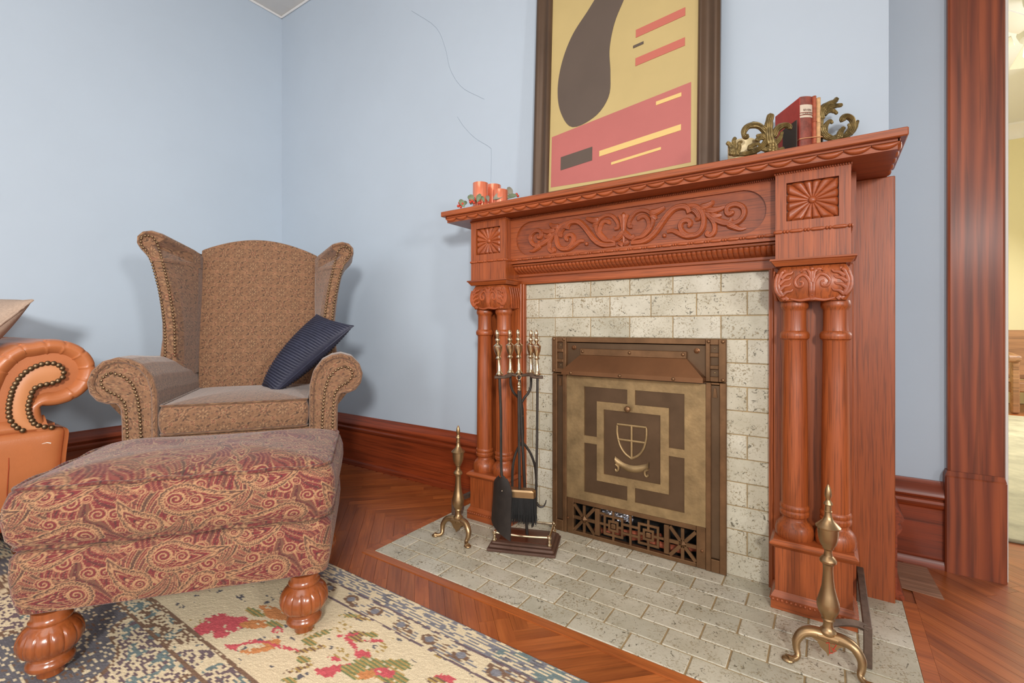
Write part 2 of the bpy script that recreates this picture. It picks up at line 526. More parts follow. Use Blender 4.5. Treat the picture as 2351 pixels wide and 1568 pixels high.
# ------------------------------------------------------------------ cloth patterns (sampled into colour attributes)
def paint_paisley():
    W, H, r = .42, .30, .001
    nx, ny = int(W / r), int(H / r)
    rng = np.random.default_rng(5)
    MAR, TAN, DRK, SAL, BRN = [np.array(S(*c)) for c in ((112, 46, 47), (168, 126, 92), (58, 47, 43), (146, 78, 68), (106, 70, 56))]
    X, Y = np.meshgrid(np.arange(nx) * r, np.arange(ny) * r)
    img = np.zeros((ny, nx, 3)) + MAR
    rn = rng.random((ny, nx))
    img[rn < .07] = TAN
    img[rn > .95] = DRK
    ph = (22 * X / W + 9 * Y / H + .9 * np.sin(2 * PI * (Y / H * 2 + X / W)) + .7 * np.sin(2 * PI * (X / W * 3 - Y / H)))
    fr0 = np.abs(ph % 1 - .5)
    img[fr0 > .45] = TAN * .9
    img[(fr0 < .12) & (((-9 * X / W + 34 * Y / H) * 2 % 1) < .5)] = DRK
    img[(np.floor(ph) % 5 == 0) & (fr0 > .12) & (fr0 < .36)] = SAL * .7
    img[(np.floor(ph) % 5 == 2) & (fr0 > .12) & (fr0 < .36)] = BRN

    def local(cx, cy, ang, mir=1):
        dx = (X - cx + W / 2) % W - W / 2
        dy = (Y - cy + H / 2) % H - H / 2
        c, s = math.cos(ang), math.sin(ang)
        return (dx * c + dy * s) * mir, -dx * s + dy * c

    def fan(cx, cy, ang, R, spread, n, curl, mir=1):
        x, y = local(cx, cy, ang, mir)
        rr = np.hypot(x, y)
        th = np.arctan2(x, y) + curl * rr / R
        lim = R * (1 - .25 * (th / spread) ** 2) * (1 + .05 * np.abs(np.sin(th * n * 1.5)))
        m = (np.abs(th) < spread) & (rr < lim)
        k = np.floor((th + spread) / (2 * spread) * n)
        fr = ((th + spread) / (2 * spread) * n) % 1
        line = np.minimum(fr, 1 - fr) * rr * 2 * spread / n
        img[m] = np.where((k[m] % 4 == 0)[:, None], BRN, np.where((k[m] % 4 == 2)[:, None], SAL * .8, MAR))
        img[m & (k % 2 == 1) & (np.abs(fr - .5) < .07)] = TAN * .85
        dots = m & (np.abs(fr - .5) < .22) & ((rr * 420 % 2) < 1) & (k % 2 == 0)
        img[dots] = DRK
        lw = np.minimum(.0011, .13 * rr * 2 * spread / n)
        img[m & (line < lw)] = TAN
        img[m & (line > lw) & (line < lw * 1.9)] = DRK
        e = m & (rr > lim - .0018)
        img[e] = TAN
        img[m & (np.abs(np.abs(th) - spread) * rr < .0012)] = TAN

    def comma(cx, cy, ang, R, mir=1):
        x, y = local(cx, cy, ang, mir)
        xb = x - .42 / R * np.clip(y, 0, None) ** 2 * .6
        yy = y / R
        w = np.where(yy < 0, np.sqrt(np.clip(1 - yy ** 2, 0, 1)), np.clip(1 - (np.clip(yy, 0, 9) / 1.9) ** 1.25, 0, 1)) * R * .72
        th = np.arctan2(xb, y)
        # level: 1 on outline (approximate signed distance)
        d = np.where((yy > -1) & (yy < 1.9), w - np.abs(xb), -1.0)
        rad = np.hypot(xb, y)
        d = np.where(yy < 0, R * .86 - np.hypot(xb / .84, y), d)
        sc = .003 * np.abs(np.sin(np.arctan2(xb, y + .2 * R) * 9))
        d = d + sc
        m = d > 0
        img[m] = BRN
        img[m & (rng.random((ny, nx)) < .3)] = DRK
        img[m & (d < .0026)] = TAN
        img[m & (d > .0026) & (d < .004)] = DRK
        b2 = m & (d > .004) & (d < .012)
        dots = b2 & (((np.arctan2(xb, y) * 14) % 2) < 1.0) & (d > .006) & (d < .0105)
        img[dots] = TAN
        img[m & (np.abs(d - .0125) < .0015)] = TAN
        inn = m & (d > .0145)
        img[inn] = MAR
        st = inn & ((np.abs(((d * 1000 + 6 * y / R) % 7) - 3.5)) < .9)
        img[st] = TAN
        st = inn & ((np.abs(((d * 1000 + 6 * y / R) % 7) - 1.8)) < .5)
        img[st] = DRK
        # spiral at the round end
        a = R * .30
        sx, sy = x + .02 * R, y + .3 * R
        rr, t = np.hypot(sx, sy), np.arctan2(sx, sy) / (2 * PI)
        sp = np.abs((rr / (a * .52) - t) % 1 - .5)
        ms = rr < a
        img[ms] = MAR
        img[ms & (sp < .17)] = TAN
        img[ms & (sp > .17) & (sp < .24)] = DRK
        img[np.abs(rr - a) < .0014] = TAN

    def spiral(cx, cy, R, ph, mir=1):
        x, y = local(cx, cy, ph, mir)
        rr, t = np.hypot(x, y), np.arctan2(x, y) / (2 * PI)
        lim = R * (1 + .1 * np.abs(np.sin(t * 2 * PI * 5)))
        m = rr < lim
        img[m] = MAR
        sp = np.abs((rr / (R * .55) - t) % 1 - .5)
        img[m & (sp < .16)] = TAN
        img[m & (sp > .16) & (sp < .26) & (((rr * 900) % 2) < 1)] = DRK
        img[m & (rr > lim - .0022)] = TAN

    for k in range(26):
        spiral(rng.random() * W, rng.random() * H, .010 + .012 * rng.random(), rng.random() * 6, rng.choice([-1, 1]))
    for a in ((.05, .20, -.9, .13, .50, 9, .8, 1), (.26, .09, .9, .13, .5, 9, .8, -1), (.33, .25, 2.3, .11, .5, 8, .9, 1), (.15, .04, -2.2, .11, .55, 9, .7, -1),
              (.39, .14, -1.3, .12, .5, 9, .8, 1), (.21, .22, 1.3, .12, .45, 8, .9, -1), (.02, .02, .4, .10, .6, 10, 1.0, 1), (.30, .16, -2.7, .12, .55, 10, .9, -1), (.12, .17, 2.6, .10, .6, 9, .9, -1), (.38, .29, -.3, .10, .6, 9, 1.0, 1)):
        fan(*a)
    for a in ((.10, .11, 1.9, .060, 1), (.31, .19, -1.9, .062, -1), (.23, .13, 1.0, .046, 1), (.06, .23, -1.6, .05, -1), (.37, .10, 2.4, .046, 1), (.20, .27, 1.3, .042, -1), (.41, .05, -1.2, .044, 1), (.21, .07, -2.6, .036, 1), (.02, .25, .2, .034, -1)):
        comma(*a)
    for k in range(7):
        spiral(rng.random() * W, rng.random() * H, .009 + .008 * rng.random(), rng.random() * 6, rng.choice([-1, 1]))
    return img, W, H


def paint_damask():
    P = .125
    r = .00125
    n = int(P / r)
    rng = np.random.default_rng(9)
    BASE, DRK, LIT, RED = [np.array(S(*c)) for c in ((134, 98, 72), (76, 56, 46), (168, 130, 96), (130, 76, 60))]
    X, Y = np.meshgrid((np.arange(n) + .5) * r, (np.arange(n) + .5) * r)
    img = np.zeros((n, n, 3)) + BASE
    lo = (np.sin(X / P * 2 * PI) * np.sin(Y / P * 2 * PI))
    img = img * (1 + .06 * lo[..., None])
    # ogee lattice lines
    u, v = X / P, Y / P
    for sgn in (1, -1):
        g = (u + sgn * v + .03 * np.sin(2 * PI * (u - sgn * v) * 3)) % 1
        d = np.abs(g - .5)
        img[(d < .03) & (((u - sgn * v) * 16) % 1 < .72)] = DRK
        img[(np.abs(d - .055) < .013)] = img[(np.abs(d - .055) < .013)] * .4 + LIT * .6

    def flower(cx, cy, R, lobes, c1, c2, ph=0.0):
        dx = (u - cx + .5) % 1 - .5
        dy = (v - cy + .5) % 1 - .5
        rr, th = np.hypot(dx, dy) / R, np.arctan2(dy, dx) + ph
        lim = .72 + .28 * np.cos(lobes * th)
        m = rr < lim
        img[m] = c1
        img[m & (rr > lim - .16)] = c2
        img[m & (np.abs(rr - .42) < .07)] = c2 * .6 + c1 * .4
        img[(rr < .16)] = c2

    for cx, cy in ((0, 0), (.5, .5)):
        flower(cx, cy, .24, 8, BASE * 1.12, DRK * 1.25, 0)
        flower(cx, cy, .17, 8, LIT * .92, BASE)
        flower(cx, cy, .09, 6, BASE, DRK)
    for cx, cy in ((.5, 0), (0, .5)):
        flower(cx, cy, .19, 6, BASE * .9, DRK, .3)
        flower(cx, cy, .12, 6, RED, LIT * .9, 0)
        flower(cx, cy, .07, 4, LIT, DRK)
    for cx, cy in ((.25, .25), (.75, .75), (.25, .75), (.75, .25)):
        flower(cx, cy, .085, 4, RED, LIT, PI / 4)
        flower(cx, cy, .04, 4, LIT, DRK)
    rn = rng.random((n, n))
    img[rn < .12] *= .70
    img[rn > .95] = img[rn > .95] * .5 + LIT * .5
    img[(rn > .46) & (rn < .48)] = RED
    return img, P, P


def sampler(tex):
    img, W, H = tex
    ny, nx = img.shape[:2]

    def f(u, v):
        x = (np.asarray(u) / W % 1) * nx - .5
        y = (np.asarray(v) / H % 1) * ny - .5
        x0, y0 = np.floor(x).astype(int), np.floor(y).astype(int)
        fx, fy = (x - x0)[..., None], (y - y0)[..., None]
        g = lambda i, j: img[j % ny, i % nx]
        return (g(x0, y0) * (1 - fx) + g(x0 + 1, y0) * fx) * (1 - fy) + (g(x0, y0 + 1) * (1 - fx) + g(x0 + 1, y0 + 1) * fx) * fy
    return f


_pi, _pw, _ph = paint_paisley()
PAISLEY = sampler((_pi, _pw * .84, _ph * .84))
DAMASK = sampler(paint_damask())


def cloth_loft(mb, rings, fn, du=.0025, dv=.0025, u0=0., v0=0., smooth=True, closed=True, flip=False, proj=None):
    """rings: list of K-point loops (3-D).  Interpolates them along the loft, resamples to a fine
    grid and colours it with the cloth pattern at (arc length, loft length)."""
    R = np.asarray(rings, float)
    L = np.mean([np.linalg.norm(np.diff(np.vstack([r, r[:1]]) if closed else r, axis=0), axis=1).sum() for r in R])
    nu = max(12, int(L / du))
    R = np.array([resample(r, nu, closed) for r in R])
    step = np.linalg.norm(np.diff(R, axis=0), axis=2).mean(1)
    tot = step.sum()
    nv = max(len(R), int(tot / dv))
    if smooth:
        t = np.concatenate([[0], np.cumsum(np.maximum(step, 1e-6))])
        # piecewise linear in arc position keeps the authored sections exact
        ts = np.unique(np.concatenate([np.linspace(0, t[-1], nv), t]))
    else:
        t = np.concatenate([[0], np.cumsum(np.maximum(step, 1e-6))])
        ts = np.unique(np.concatenate([np.linspace(0, t[-1], nv), t]))
    G = np.zeros((len(ts), nu, 3))
    idx = np.clip(np.searchsorted(t, ts, side='right') - 1, 0, len(t) - 2)
    w = ((ts - t[idx]) / (t[idx + 1] - t[idx]))[:, None, None]
    G = R[idx] * (1 - w) + R[idx + 1] * w
    U = np.linspace(0, L, nu, endpoint=not closed)
    cols = fn(np.broadcast_to(U[None, :] + u0, G.shape[:2]), np.broadcast_to(ts[:, None] + v0, G.shape[:2])) if proj is None else fn(*proj(G))
    mb.grid(G, closed_v=closed, cols=cols, flip=flip)
    return G


def offset_poly(p, d):
    """inward offset of a closed 2-D outline (counter-clockwise)"""
    p = np.asarray(p, float)
    a, b = np.roll(p, 1, 0), np.roll(p, -1, 0)
    t = b - a
    t /= np.maximum(np.linalg.norm(t, axis=1, keepdims=True), 1e-9)
    n = np.stack([-t[:, 1], t[:, 0]], 1)
    return p + n * d


def rounded_rect(x0, x1, y0, y1, r, n):
    pts = []
    for cx, cy, a0 in ((x1 - r, y1 - r, 0), (x0 + r, y1 - r, 90), (x0 + r, y0 + r, 180), (x1 - r, y0 + r, 270)):
        for k in range(9):
            a = math.radians(a0 + k * 90 / 8)
            pts.append((cx + r * math.cos(a), cy + r * math.sin(a)))
    return resample(pts, n, True)

# ------------------------------------------------------------------ room shell
XL, YB, YD, XC, ZC = -3.12, 1.792, 2.13, 0.151, 2.944
struct('floor', MB().box(-3.3, 4.2, -3.6, 7.3, -.08, -.004), M['floor'])
FLOOR = bpy.data.objects['floor']
struct('ceiling', MB().box(-3.3, 1.98, -3.6, 2.2, ZC, ZC + .1), M['ceiling'])
struct('wall_left', MB().box(XL - .12, XL, -3.6, YB + .4, -.01, ZC), M['wall'])
WB = struct('wall_back', MB().box(XL, XC, YB, YD + .14, -.01, ZC), M['wall'])
WR = struct('wall_right', MB().box(XC, .335, YD, YD + .14, -.01, ZC).box(.335, 1.75, YD, YD + .14, 2.42, ZC).box(1.75, 1.98, YD, YD + .14, -.01, ZC), M['wall'])
struct('wall_side', MB().box(1.98, 2.1, .6, YD + .14, -.01, ZC), M['wall'])
# thin bead where wall meets ceiling
struct('trim_3', MB().box(XL, XL + .012, -3.4, YB, ZC - .014, ZC, .004).box(XL, XC, YB - .012, YB, ZC - .014, ZC, .004), M['ceil2'])
# hairline cracks in the plaster
cr = MB()
for pl in ([(945, 25), (1000, 62), (1022, 110), (1034, 160), (1060, 200), (1100, 222), (1112, 228)], [(1050, 268), (1066, 292), (1092, 318), (1124, 338), (1128, 352), (1127, 418)]):
    pp = []
    for u, v in pl:
        a = at(u, v, 1.0) - Vector((0, 0, CAM_H))
        q = a * (YB / a.y)
        pp.append((q.x, YB - .0002, q.z + CAM_H))
    cr.tube(smooth_path(pp, 24), .0007, 4)
part('plaster_crack', cr, M['crack'], WB)
tag(bpy.data.objects['plaster_crack'], 'thin hairline crack in the blue plaster')

# baseboards -------------------------------------------------------
BP = [(0, .287), (.007, .287), (.010, .279), (.018, .270), (.027, .260), (.034, .250), (.036, .240), (.032, .233), (.024, .229), (.022, .225), (.027, .222), (.031, .214), (.030, .205), (.025, .198), (.021, .194),
      (.020, .188), (.020, .028), (.030, .026), (.036, .016), (.037, -.004), (0, -.004)]


def baseboard(name, p0, p1, nrm, mat):
    p0, p1, nrm = Vector((*p0, 0)), Vector((*p1, 0)), Vector((*nrm, 0))
    mb = MB()
    n = len(BP)
    v = []
    for p in (p0, p1):
        for d, z in BP:
            v.append(p + nrm * d + Vector((0, 0, z)))
    mb.add(v, [tuple(range(n)), tuple(range(2 * n - 1, n - 1, -1))] + [(i, i + n, (i + 1) % n + n, (i + 1) % n) for i in range(n)])
    return struct(name, mb, mat, angle=30)


baseboard('baseboard_left', (XL, -3.4), (XL, YB), (1, 0), M['base_y'])
baseboard('baseboard_back', (XL, YB), (-1.362, YB), (0, -1), M['base'])
baseboard('baseboard_right', (XC + .0, YD), (.322, YD), (0, -1), M['base'])
baseboard('baseboard_return', (XC, YB), (XC, YD), (1, 0), M['base_y'])

# door casing with plinth ------------------------------------------
cs = MB().box(.331, .466, 2.100, YD + .002, .325, 2.55, .006)
TC = struct('trim_1', cs, M['casing'])
part('casing_edge', MB().box(.4665, .474, 2.106, YD + .14, .0, 2.55, .002), M['white'], TC)
pl = MB().box(.322, .468, 2.088, YD + .002, -.004, .318, .004)
pl.prism([(.322, .316), (.468, .316), (.462, .334), (.328, .334)], 2.094, YD + .002)
part('plinth_block', pl, M['casing'], TC)

# ------------------------------------------------------------------ parquet planks
HX0, HX1, HY0 = -1.360, .182, 1.126            # hearth tile field
HOLE = (HX0 - .031, HX1 + .033, HY0 - .031, 3.0)   # hearth with its wooden border


def clip_half(poly, a, b, c):
    """keep a*x+b*y<=c"""
    out = []
    for i in range(len(poly)):
        p, q = poly[i], poly[(i + 1) % len(poly)]
        dp, dq = a * p[0] + b * p[1] - c, a * q[0] + b * q[1] - c
        if dp <= 0: out.append(p)
        if (dp < 0 < dq) or (dq < 0 < dp):
            t = dp / (dp - dq)
            out.append((p[0] + (q[0] - p[0]) * t, p[1] + (q[1] - p[1]) * t))
    return out


def area2(p):
    return abs(sum(p[i][0] * p[(i + 1) % len(p)][1] - p[(i + 1) % len(p)][0] * p[i][1] for i in range(len(p)))) / 2 if len(p) > 2 else 0


def minus_hole(poly):
    x0, x1, y0, y1 = HOLE
    res = []
    l = clip_half(poly, 1, 0, x0)
    rest = clip_half(poly, -1, 0, -x0)
    r = clip_half(rest, -1, 0, -x1)
    mid = clip_half(rest, 1, 0, x1)
    f = clip_half(mid, 0, 1, y0)
    for q in (l, r, f):
        if area2(q) > 2e-5: res.append(q)
    return res


def plank_obj(polys, ztop, ang):
    mb = MB()
    for p in polys:
        cx = sum(q[0] for q in p) / len(p)
        cy = sum(q[1] for q in p) / len(p)
        top = [(x, y, ztop) for x, y in p]
        low = [(x, y, ztop - .0016) for x, y in p]
        n = len(p)
        mb.add(top + low, [tuple(range(n))] + [(i, i + n, (i + 1) % n + n, (i + 1) % n) for i in range(n)])
    v = np.asarray(mb.v)
    c = np.array([v[:, 0].mean(), v[:, 1].mean(), 0])
    ca, sa = math.cos(-ang), math.sin(-ang)
    w = v - c
    mb.v = [(x * ca - y * sa, x * sa + y * ca, z) for x, y, z in w]
    o = link('plank', mb.mesh('plank', angle=0), M['plank'], FLOOR, tuple(c))
    o.rotation_euler = (0, 0, ang)
    return o


def strip_region(rect, ang, ztop, seed, cover=None):
    """lay boards of width w at the angle ang so that their middles fall inside rect"""
    rnd = random.Random(seed)
    w = .0435
    ca, sa = math.cos(ang), math.sin(ang)
    x0, x1, y0, y1 = rect
    cx, cy = (x0 + x1) / 2, (y0 + y1) / 2
    R = math.hypot(x1 - x0, y1 - y0) / 2 + .1
    for k in range(int(-R / w), int(R / w) + 1):
        t = k * w
        # centre line through the rectangle
        lo, hi = -1e9, 1e9
        px, py = cx - sa * t, cy + ca * t
        for d, p, a0, a1 in ((ca, px, x0, x1), (sa, py, y0, y1)):
            s, e = (a0 - p) / d, (a1 - p) / d
            lo, hi = max(lo, min(s, e)), min(hi, max(s, e))
        if hi - lo < .03: continue
        s = lo
        while s < hi - .001:
            ln = rnd.uniform(.28, .52)
            e = min(hi, s + ln)
            if hi - e < .08: e = hi
            g = .0004
            q = [(px + ca * a - sa * b, py + sa * a + ca * b) for a, b in ((s + g, -w / 2 + g), (e - g, -w / 2 + g), (e - g, w / 2 - g), (s + g, w / 2 - g))]
            ps = minus_hole(q)
            ps = [p for p in ps if area2(p) > 1e-4]
            if ps: plank_obj(ps, ztop, ang)
            s = e


strip_region((-1.95, -.68, .90, 1.37), -PI / 4, .0, 1)
strip_region((-2.60, -1.30, 1.34, 1.76), PI / 4, -.00015, 2)
strip_region((-.71, .22, .92, 1.14), PI / 4, -.00015, 3)
strip_region((.16, 1.00, .93, 2.32), -PI / 4, .0, 4)
part('bare_patch', MB().prism([(.19, 1.885), (.287, 1.868), (.276, 2.085), (.19, 2.085)], -.001, .0012, 'z'), M['raw'], FLOOR)
tag(bpy.data.objects['bare_patch'], 'bare dusty boards beside the mantel')

# ------------------------------------------------------------------ tiled hearth
TP, TQ = .1548, .0764     # tile pitch along and across
hearth = thing('tiled_hearth', 'cream speckled tile hearth set flush in the wood floor before the mantel', 'hearth', (-.59, 1.45, 0))
part('mortar_bed', MB().box(HX0, HX1, HY0, YB - .003, -.003, .0005), M['grout'], hearth)


def border(p):
    mb = MB().prism(p, -.003, .0022, 'z')
    part('border_strip', mb, M['plank'], hearth)


border([(HX0 - .03, HY0 - .03), (HX1 + .032, HY0 - .03), (HX1, HY0), (HX0, HY0)])
border([(HX0 - .03, HY0 - .03), (HX0, HY0), (HX0, YB - .04), (HX0 - .03, YB - .04)])
border([(HX1 + .032, HY0 - .03), (HX1 + .032, YB), (HX1, YB), (HX1, HY0)])
TILES = {}


def tile(parent, x0, x1, y0, y1, z0, z1, face):
    """one glazed tile; meshes are shared between tiles of one size"""
    dx, dy, dz = x1 - x0, y1 - y0, z1 - z0
    key = (round(dx, 3), round(dy, 3), round(dz, 3), face)
    if key not in TILES:
        mb = MB().box(-dx / 2, dx / 2, -dy / 2, dy / 2, -dz / 2, dz / 2, .0016)
        TILES[key] = mb.mesh('tile', angle=30)
    o = ORIGIN[parent.name]
    c = ((x0 + x1) / 2 - o[0], (y0 + y1) / 2 - o[1], (z0 + z1) / 2 - o[2])
    t = link('tile', TILES[key], M['tile'], parent, c)
    return t


g = .0022
row = 0
y = HY0
XCOL = .064
while y < YB - .01:
    y1 = min(y + TQ, YB - .004)
    x = HX0 - (0 if row % 2 == 0 else TP / 2)
    while x < XCOL - .004:
        a, b = max(x, HX0), min(x + TP, XCOL)
        hidden = (-1.03 < a and b < -.17 and y > 1.68)
        if b - a > .01 and not hidden:
            tile(hearth, a + g, b - g, y + g, y1 - g, -.002, .0032 + RNG.uniform(-.0003, .0004), 'z')
        x += TP
    row += 1
    y = y1 + (1e-6 if y1 < YB - .005 else 1)
y = HY0
k = 0
while y < YB - .01:                       # the column of tiles along the right edge
    y1 = min(y + TP * (.62 if k == 0 else 1), YB - .004)
    tile(hearth, XCOL + g, HX1 - .001, y + g, y1 - g, -.002, .0032, 'z')
    y = y1 + (1e-6 if y1 < YB - .005 else 1)
    k += 1

# ------------------------------------------------------------------ tile surround
SX0, SX1, YT = -1.049, -.149, 1.661
IX0, IX1, IZ1 = -.914, -.277, .770
sur = thing('tile_surround', 'cream speckled tile facing around the bronze fireplace insert', 'tile surround', ((SX0 + SX1) / 2, YT, 0))
part('mortar_bed', MB().box(SX0, IX0 + .01, YT + .003, 1.70, 0, .99).box(IX1 - .01, SX1, YT + .003, 1.70, 0, .99).box(IX0 + .01, IX1 - .01, YT + .003, 1.70, IZ1 - .01, .99), M['grout'], sur)
SQ = .077
g = .0015
for r in range(13):
    z0, z1 = r * SQ, min((r + 1) * SQ, .986)
    if r == 12: z0, z1 = .924, .986
    if r >= 10:
        off = -.911 if r in (10, 12) else -.9876
        xs = [SX0] + [off + i * .1548 for i in range(-1, 8) if SX0 + .01 < off + i * .1548 < SX1 - .01] + [SX1]
    else:
        ls = [SX0, IX0] if r % 2 == 1 and False else ([SX0, -.985, IX0] if r % 2 == 1 else [SX0, -1.018, IX0])
        rs = [IX1, -.214, SX1] if r % 2 == 1 else [IX1, SX1]
        for xs_ in (ls, rs):
            for a, b in zip(xs_[:-1], xs_[1:]):
                tile(sur, a + g, b - g, YT, YT + .012, z0 + g + (.003 if r == 0 else 0), z1 - g, 'y')
        continue
    for a, b in zip(xs[:-1], xs[1:]):
        tile(sur, a + g, b - g, YT, YT + .012, z0 + g, z1 - g, 'y')

# ------------------------------------------------------------------ mantel
XM = -.599                                   # its centre line
man = thing('fireplace_mantel', 'carved reddish wood fireplace mantel with paired columns and a long shelf', 'mantel', (XM, 1.6, 0))


def mp(name, mb, mat, angle=35):
    return part(name, mb, mat, man, angle=angle)


mp('mantel_shelf', MB().box(-1.361, .163, 1.478, YB - .002, 1.276, 1.297, .0025), M['wood_h'])
mp('shelf_soffit', MB().box(-1.342, .144, 1.499, YB - .002, 1.2515, 1.276, 0), M['wood_h'])


def scallops(mb, n, M_):
    """leaf-scallop moulding of unit pitch length; axis x, facing -y"""
    for k in range(n):
        x0 = k
        nu, nv = 15, 8
        P = np.zeros((nu, nv, 3))
        for i in range(nu):
            u = -.5 + i / (nu - 1)
            d = 1 - (2 * abs(u)) ** 2.2 * .72          # the scallop hangs lower in its middle
            for j in range(nv):
                a = PI * j / (nv - 1)
                P[i, j] = (x0 + .5 + u * .98, -.0095 * math.sin(a) * (.55 + .45 * d), .276 - .0 + 0)
                P[i, j, 2] = -.0125 * d * (1 - math.cos(a)) / 2 * 1.35
        Q = P.reshape(-1, 3)
        Q = np.array([tuple(M_ @ Vector(q)) for q in Q]).reshape(nu, nv, 3)
        mb.grid(Q)


sc = MB()
ln = 1.496
n = 26
scallops(sc, n, Matrix.Translation((-1.347, 1.4985, 1.2705)) @ Matrix.Diagonal((ln / n, 1, 1, 1)))
for X_, s in ((.1445, 1), (-1.3425, -1)):
    Mx = Matrix.Translation((X_, 1.497 if s > 0 else YB - .004, 1.2705)) @ Matrix.Rotation(s * PI / 2, 4, 'Z') @ Matrix.Diagonal((.2892 / 5, 1, 1, 1))
    scallops(sc, 5, Mx)
sc.box(-1.345, .147, 1.4935, 1.50, 1.2705, 1.2762).box(.144, .149, 1.4935, YB - .004, 1.2705, 1.2762).box(-1.347, -1.342, 1.4935, YB - .004, 1.2705, 1.2762)
mp('scalloped_moulding', sc, M['wood_c'], 50)

# core behind everything
mp('mantel_core', MB().box(-1.262, SX0 + .003, 1.650, YB - .004, 0, 1.2515).box(SX1 - .003, .067, 1.650, YB - .004, 0, 1.2515).box(SX0, SX1, 1.668, YB - .004, .99, 1.2515), M['wood_v'])
for a, b in ((.068, .163), (-1.361, -1.263)):
    mp('side_board', MB().box(a, b, 1.757, YB - .002, 0, 1.2515, .002), M['wood_v'])


def mir(x):
    return 2 * XM - x


for sgn in (1, -1):
    f = (lambda x: x) if sgn > 0 else mir
    # backing board behind the columns
    mp('column_backing', MB().box(f(-.138), f(.060), 1.640, 1.656, .19, .99, .002), M['wood_v'])
    # frieze block with rosette opening
    x0, x1 = sorted((f(-.1255), f(.0515)))
    cx = f(-.0365)
    bl = MB()
    hw, z0, z1 = .0615, 1.1105, 1.2195
    for xa, xb, za, zb in ((x0, cx - hw, 1.004, 1.2515), (cx + hw, x1, 1.004, 1.2515), (cx - hw, cx + hw, 1.004, z0), (cx - hw, cx + hw, z1, 1.2515)):
        bl.box(xa, xb, 1.545, 1.562, za, zb)
    bl.box(x0, x1, 1.5605, 1.660, 1.004, 1.2515)
    mp('frieze_block', bl, M['wood_v'])
    # sunburst rosette
    ro = MB()
    nth, nr = 193, 9
    P = np.zeros((nth, nr, 3))
    hh = (z1 - z0) / 2
    for i in range(nth):
        th = 2 * PI * i / (nth - 1)
        c, s = math.cos(th), math.sin(th)
        lobe = (8 * th / PI) % 1.0          # sixteen flutes
        bulge = math.sqrt(max(0, 1 - (2 * lobe - 1) ** 2))
        R = min(hw / max(abs(c), 1e-6), hh / max(abs(s), 1e-6)) * .985
        for j in range(nr):
            t = j / (nr - 1)
            r = R * (.12 + .88 * t) * (1 - .06 * (1 - bulge) * (t > .9))
            h = (.0045 + .0085 * bulge * (t ** .6)) * (1 if t < .97 else .5) + .001
            P[i, j] = (cx + r * c, 1.5595 - h, (z0 + z1) / 2 + r * s)
    ro.grid(P)
    ro.sphere((cx, 1.553, (z0 + z1) / 2), .0098, 16, 10, (1, .7, 1))
    mp('sunburst_rosette', ro, M['wood_c'], 40)
    # cap moulding under the block
    cm = MB()
    prof = [(0, 1.004), (.0125, 1.004), (.0135, .999), (.009, .997), (.0075, .994), (.0015, .986), (0, .9835)]
    for (d, z), (d2, z2) in zip(prof[:-1], prof[1:]):
        a = [(x0 - d, 1.545 - d, z), (x1 + d, 1.545 - d, z), (x1 + d, 1.66, z), (x0 - d, 1.66, z)]
        b = [(x0 - d2, 1.545 - d2, z2), (x1 + d2, 1.545 - d2, z2), (x1 + d2, 1.66, z2), (x0 - d2, 1.66, z2)]
        cm.add(a + b, [(0, 1, 5, 4), (1, 2, 6, 5), (2, 3, 7, 6), (3, 0, 4, 7)])
    d = prof[1][0]
    cm.add([(x0 - d, 1.545 - d, 1.004), (x1 + d, 1.545 - d, 1.004), (x1 + d, 1.66, 1.004), (x0 - d, 1.66, 1.004)], [(0, 1, 2, 3)])
    cm.add([(x0, 1.545, .9835), (x1, 1.545, .9835), (x1, 1.66, .9835), (x0, 1.66, .9835)], [(0, 1, 2, 3)])
    mp('cap_moulding', cm, M['wood_h'], 25)
    # bead row and bead-and-reel on the block
    dn = MB()
    m = 31
    for i in range(m):
        dn.sphere((x0 - .004 + (x1 - x0 + .008) * (i + .5) / m, 1.5435, 1.2485), .0034, 7, 5, (.72, 1, 1.15))
    for side in (x0, x1):
        for i in range(17):
            dn.sphere((side, 1.549 + i * .006, 1.2485), .0034, 7, 5, (1, .72, 1.15))
    mp('dentil_moulding', dn, M['wood_c'])

    def reel(mb, a, b, y, z, axis, start=.3):
        """turned bead-and-reel strip from a to b"""
        prof = []
        L = b - a
        pitch = .0505
        s = 0.0
        k = 0
        ph = pitch * start
        while s < L - 1e-6:
            t = (s + ph) % pitch
            if t < .0075: e, kind = .0075 - t, 'b'
            elif t < .015: e, kind = .015 - t, 'b'
            else: e, kind = pitch - t, 'r'
            e = min(e, L - s)
            if e > .002:
                for q in np.linspace(0, 1, 7):
                    r = .0052 * (math.sqrt(max(.12, 1 - (2 * q - 1) ** 2)) if kind == 'b' else min(1, .35 + 5 * min(q, 1 - q)) * .96)
                    prof.append((r, s + q * e))
            s += e + 1e-7
        R = Matrix.Rotation(PI / 2, 4, 'Y') if axis == 'x' else Matrix.Rotation(-PI / 2, 4, 'X')
        c = (a, y, z) if axis == 'x' else (y, a, z)
        mb.lathe(prof, c, 10, M=R)

    rl = MB()
    reel(rl, x0 - .004, x1 + .004, 1.5435, 1.0815, 'x', .55)
    reel(rl, 1.546, 1.645, x0 - .0005, 1.0815, 'y', .1)
    reel(rl, 1.546, 1.645, x1 + .0005, 1.0815, 'y', .1)
    mp('bead_and_reel', rl, M['wood_c'], 50)
    # bulging carved capital
    cp = MB()
    rows = []
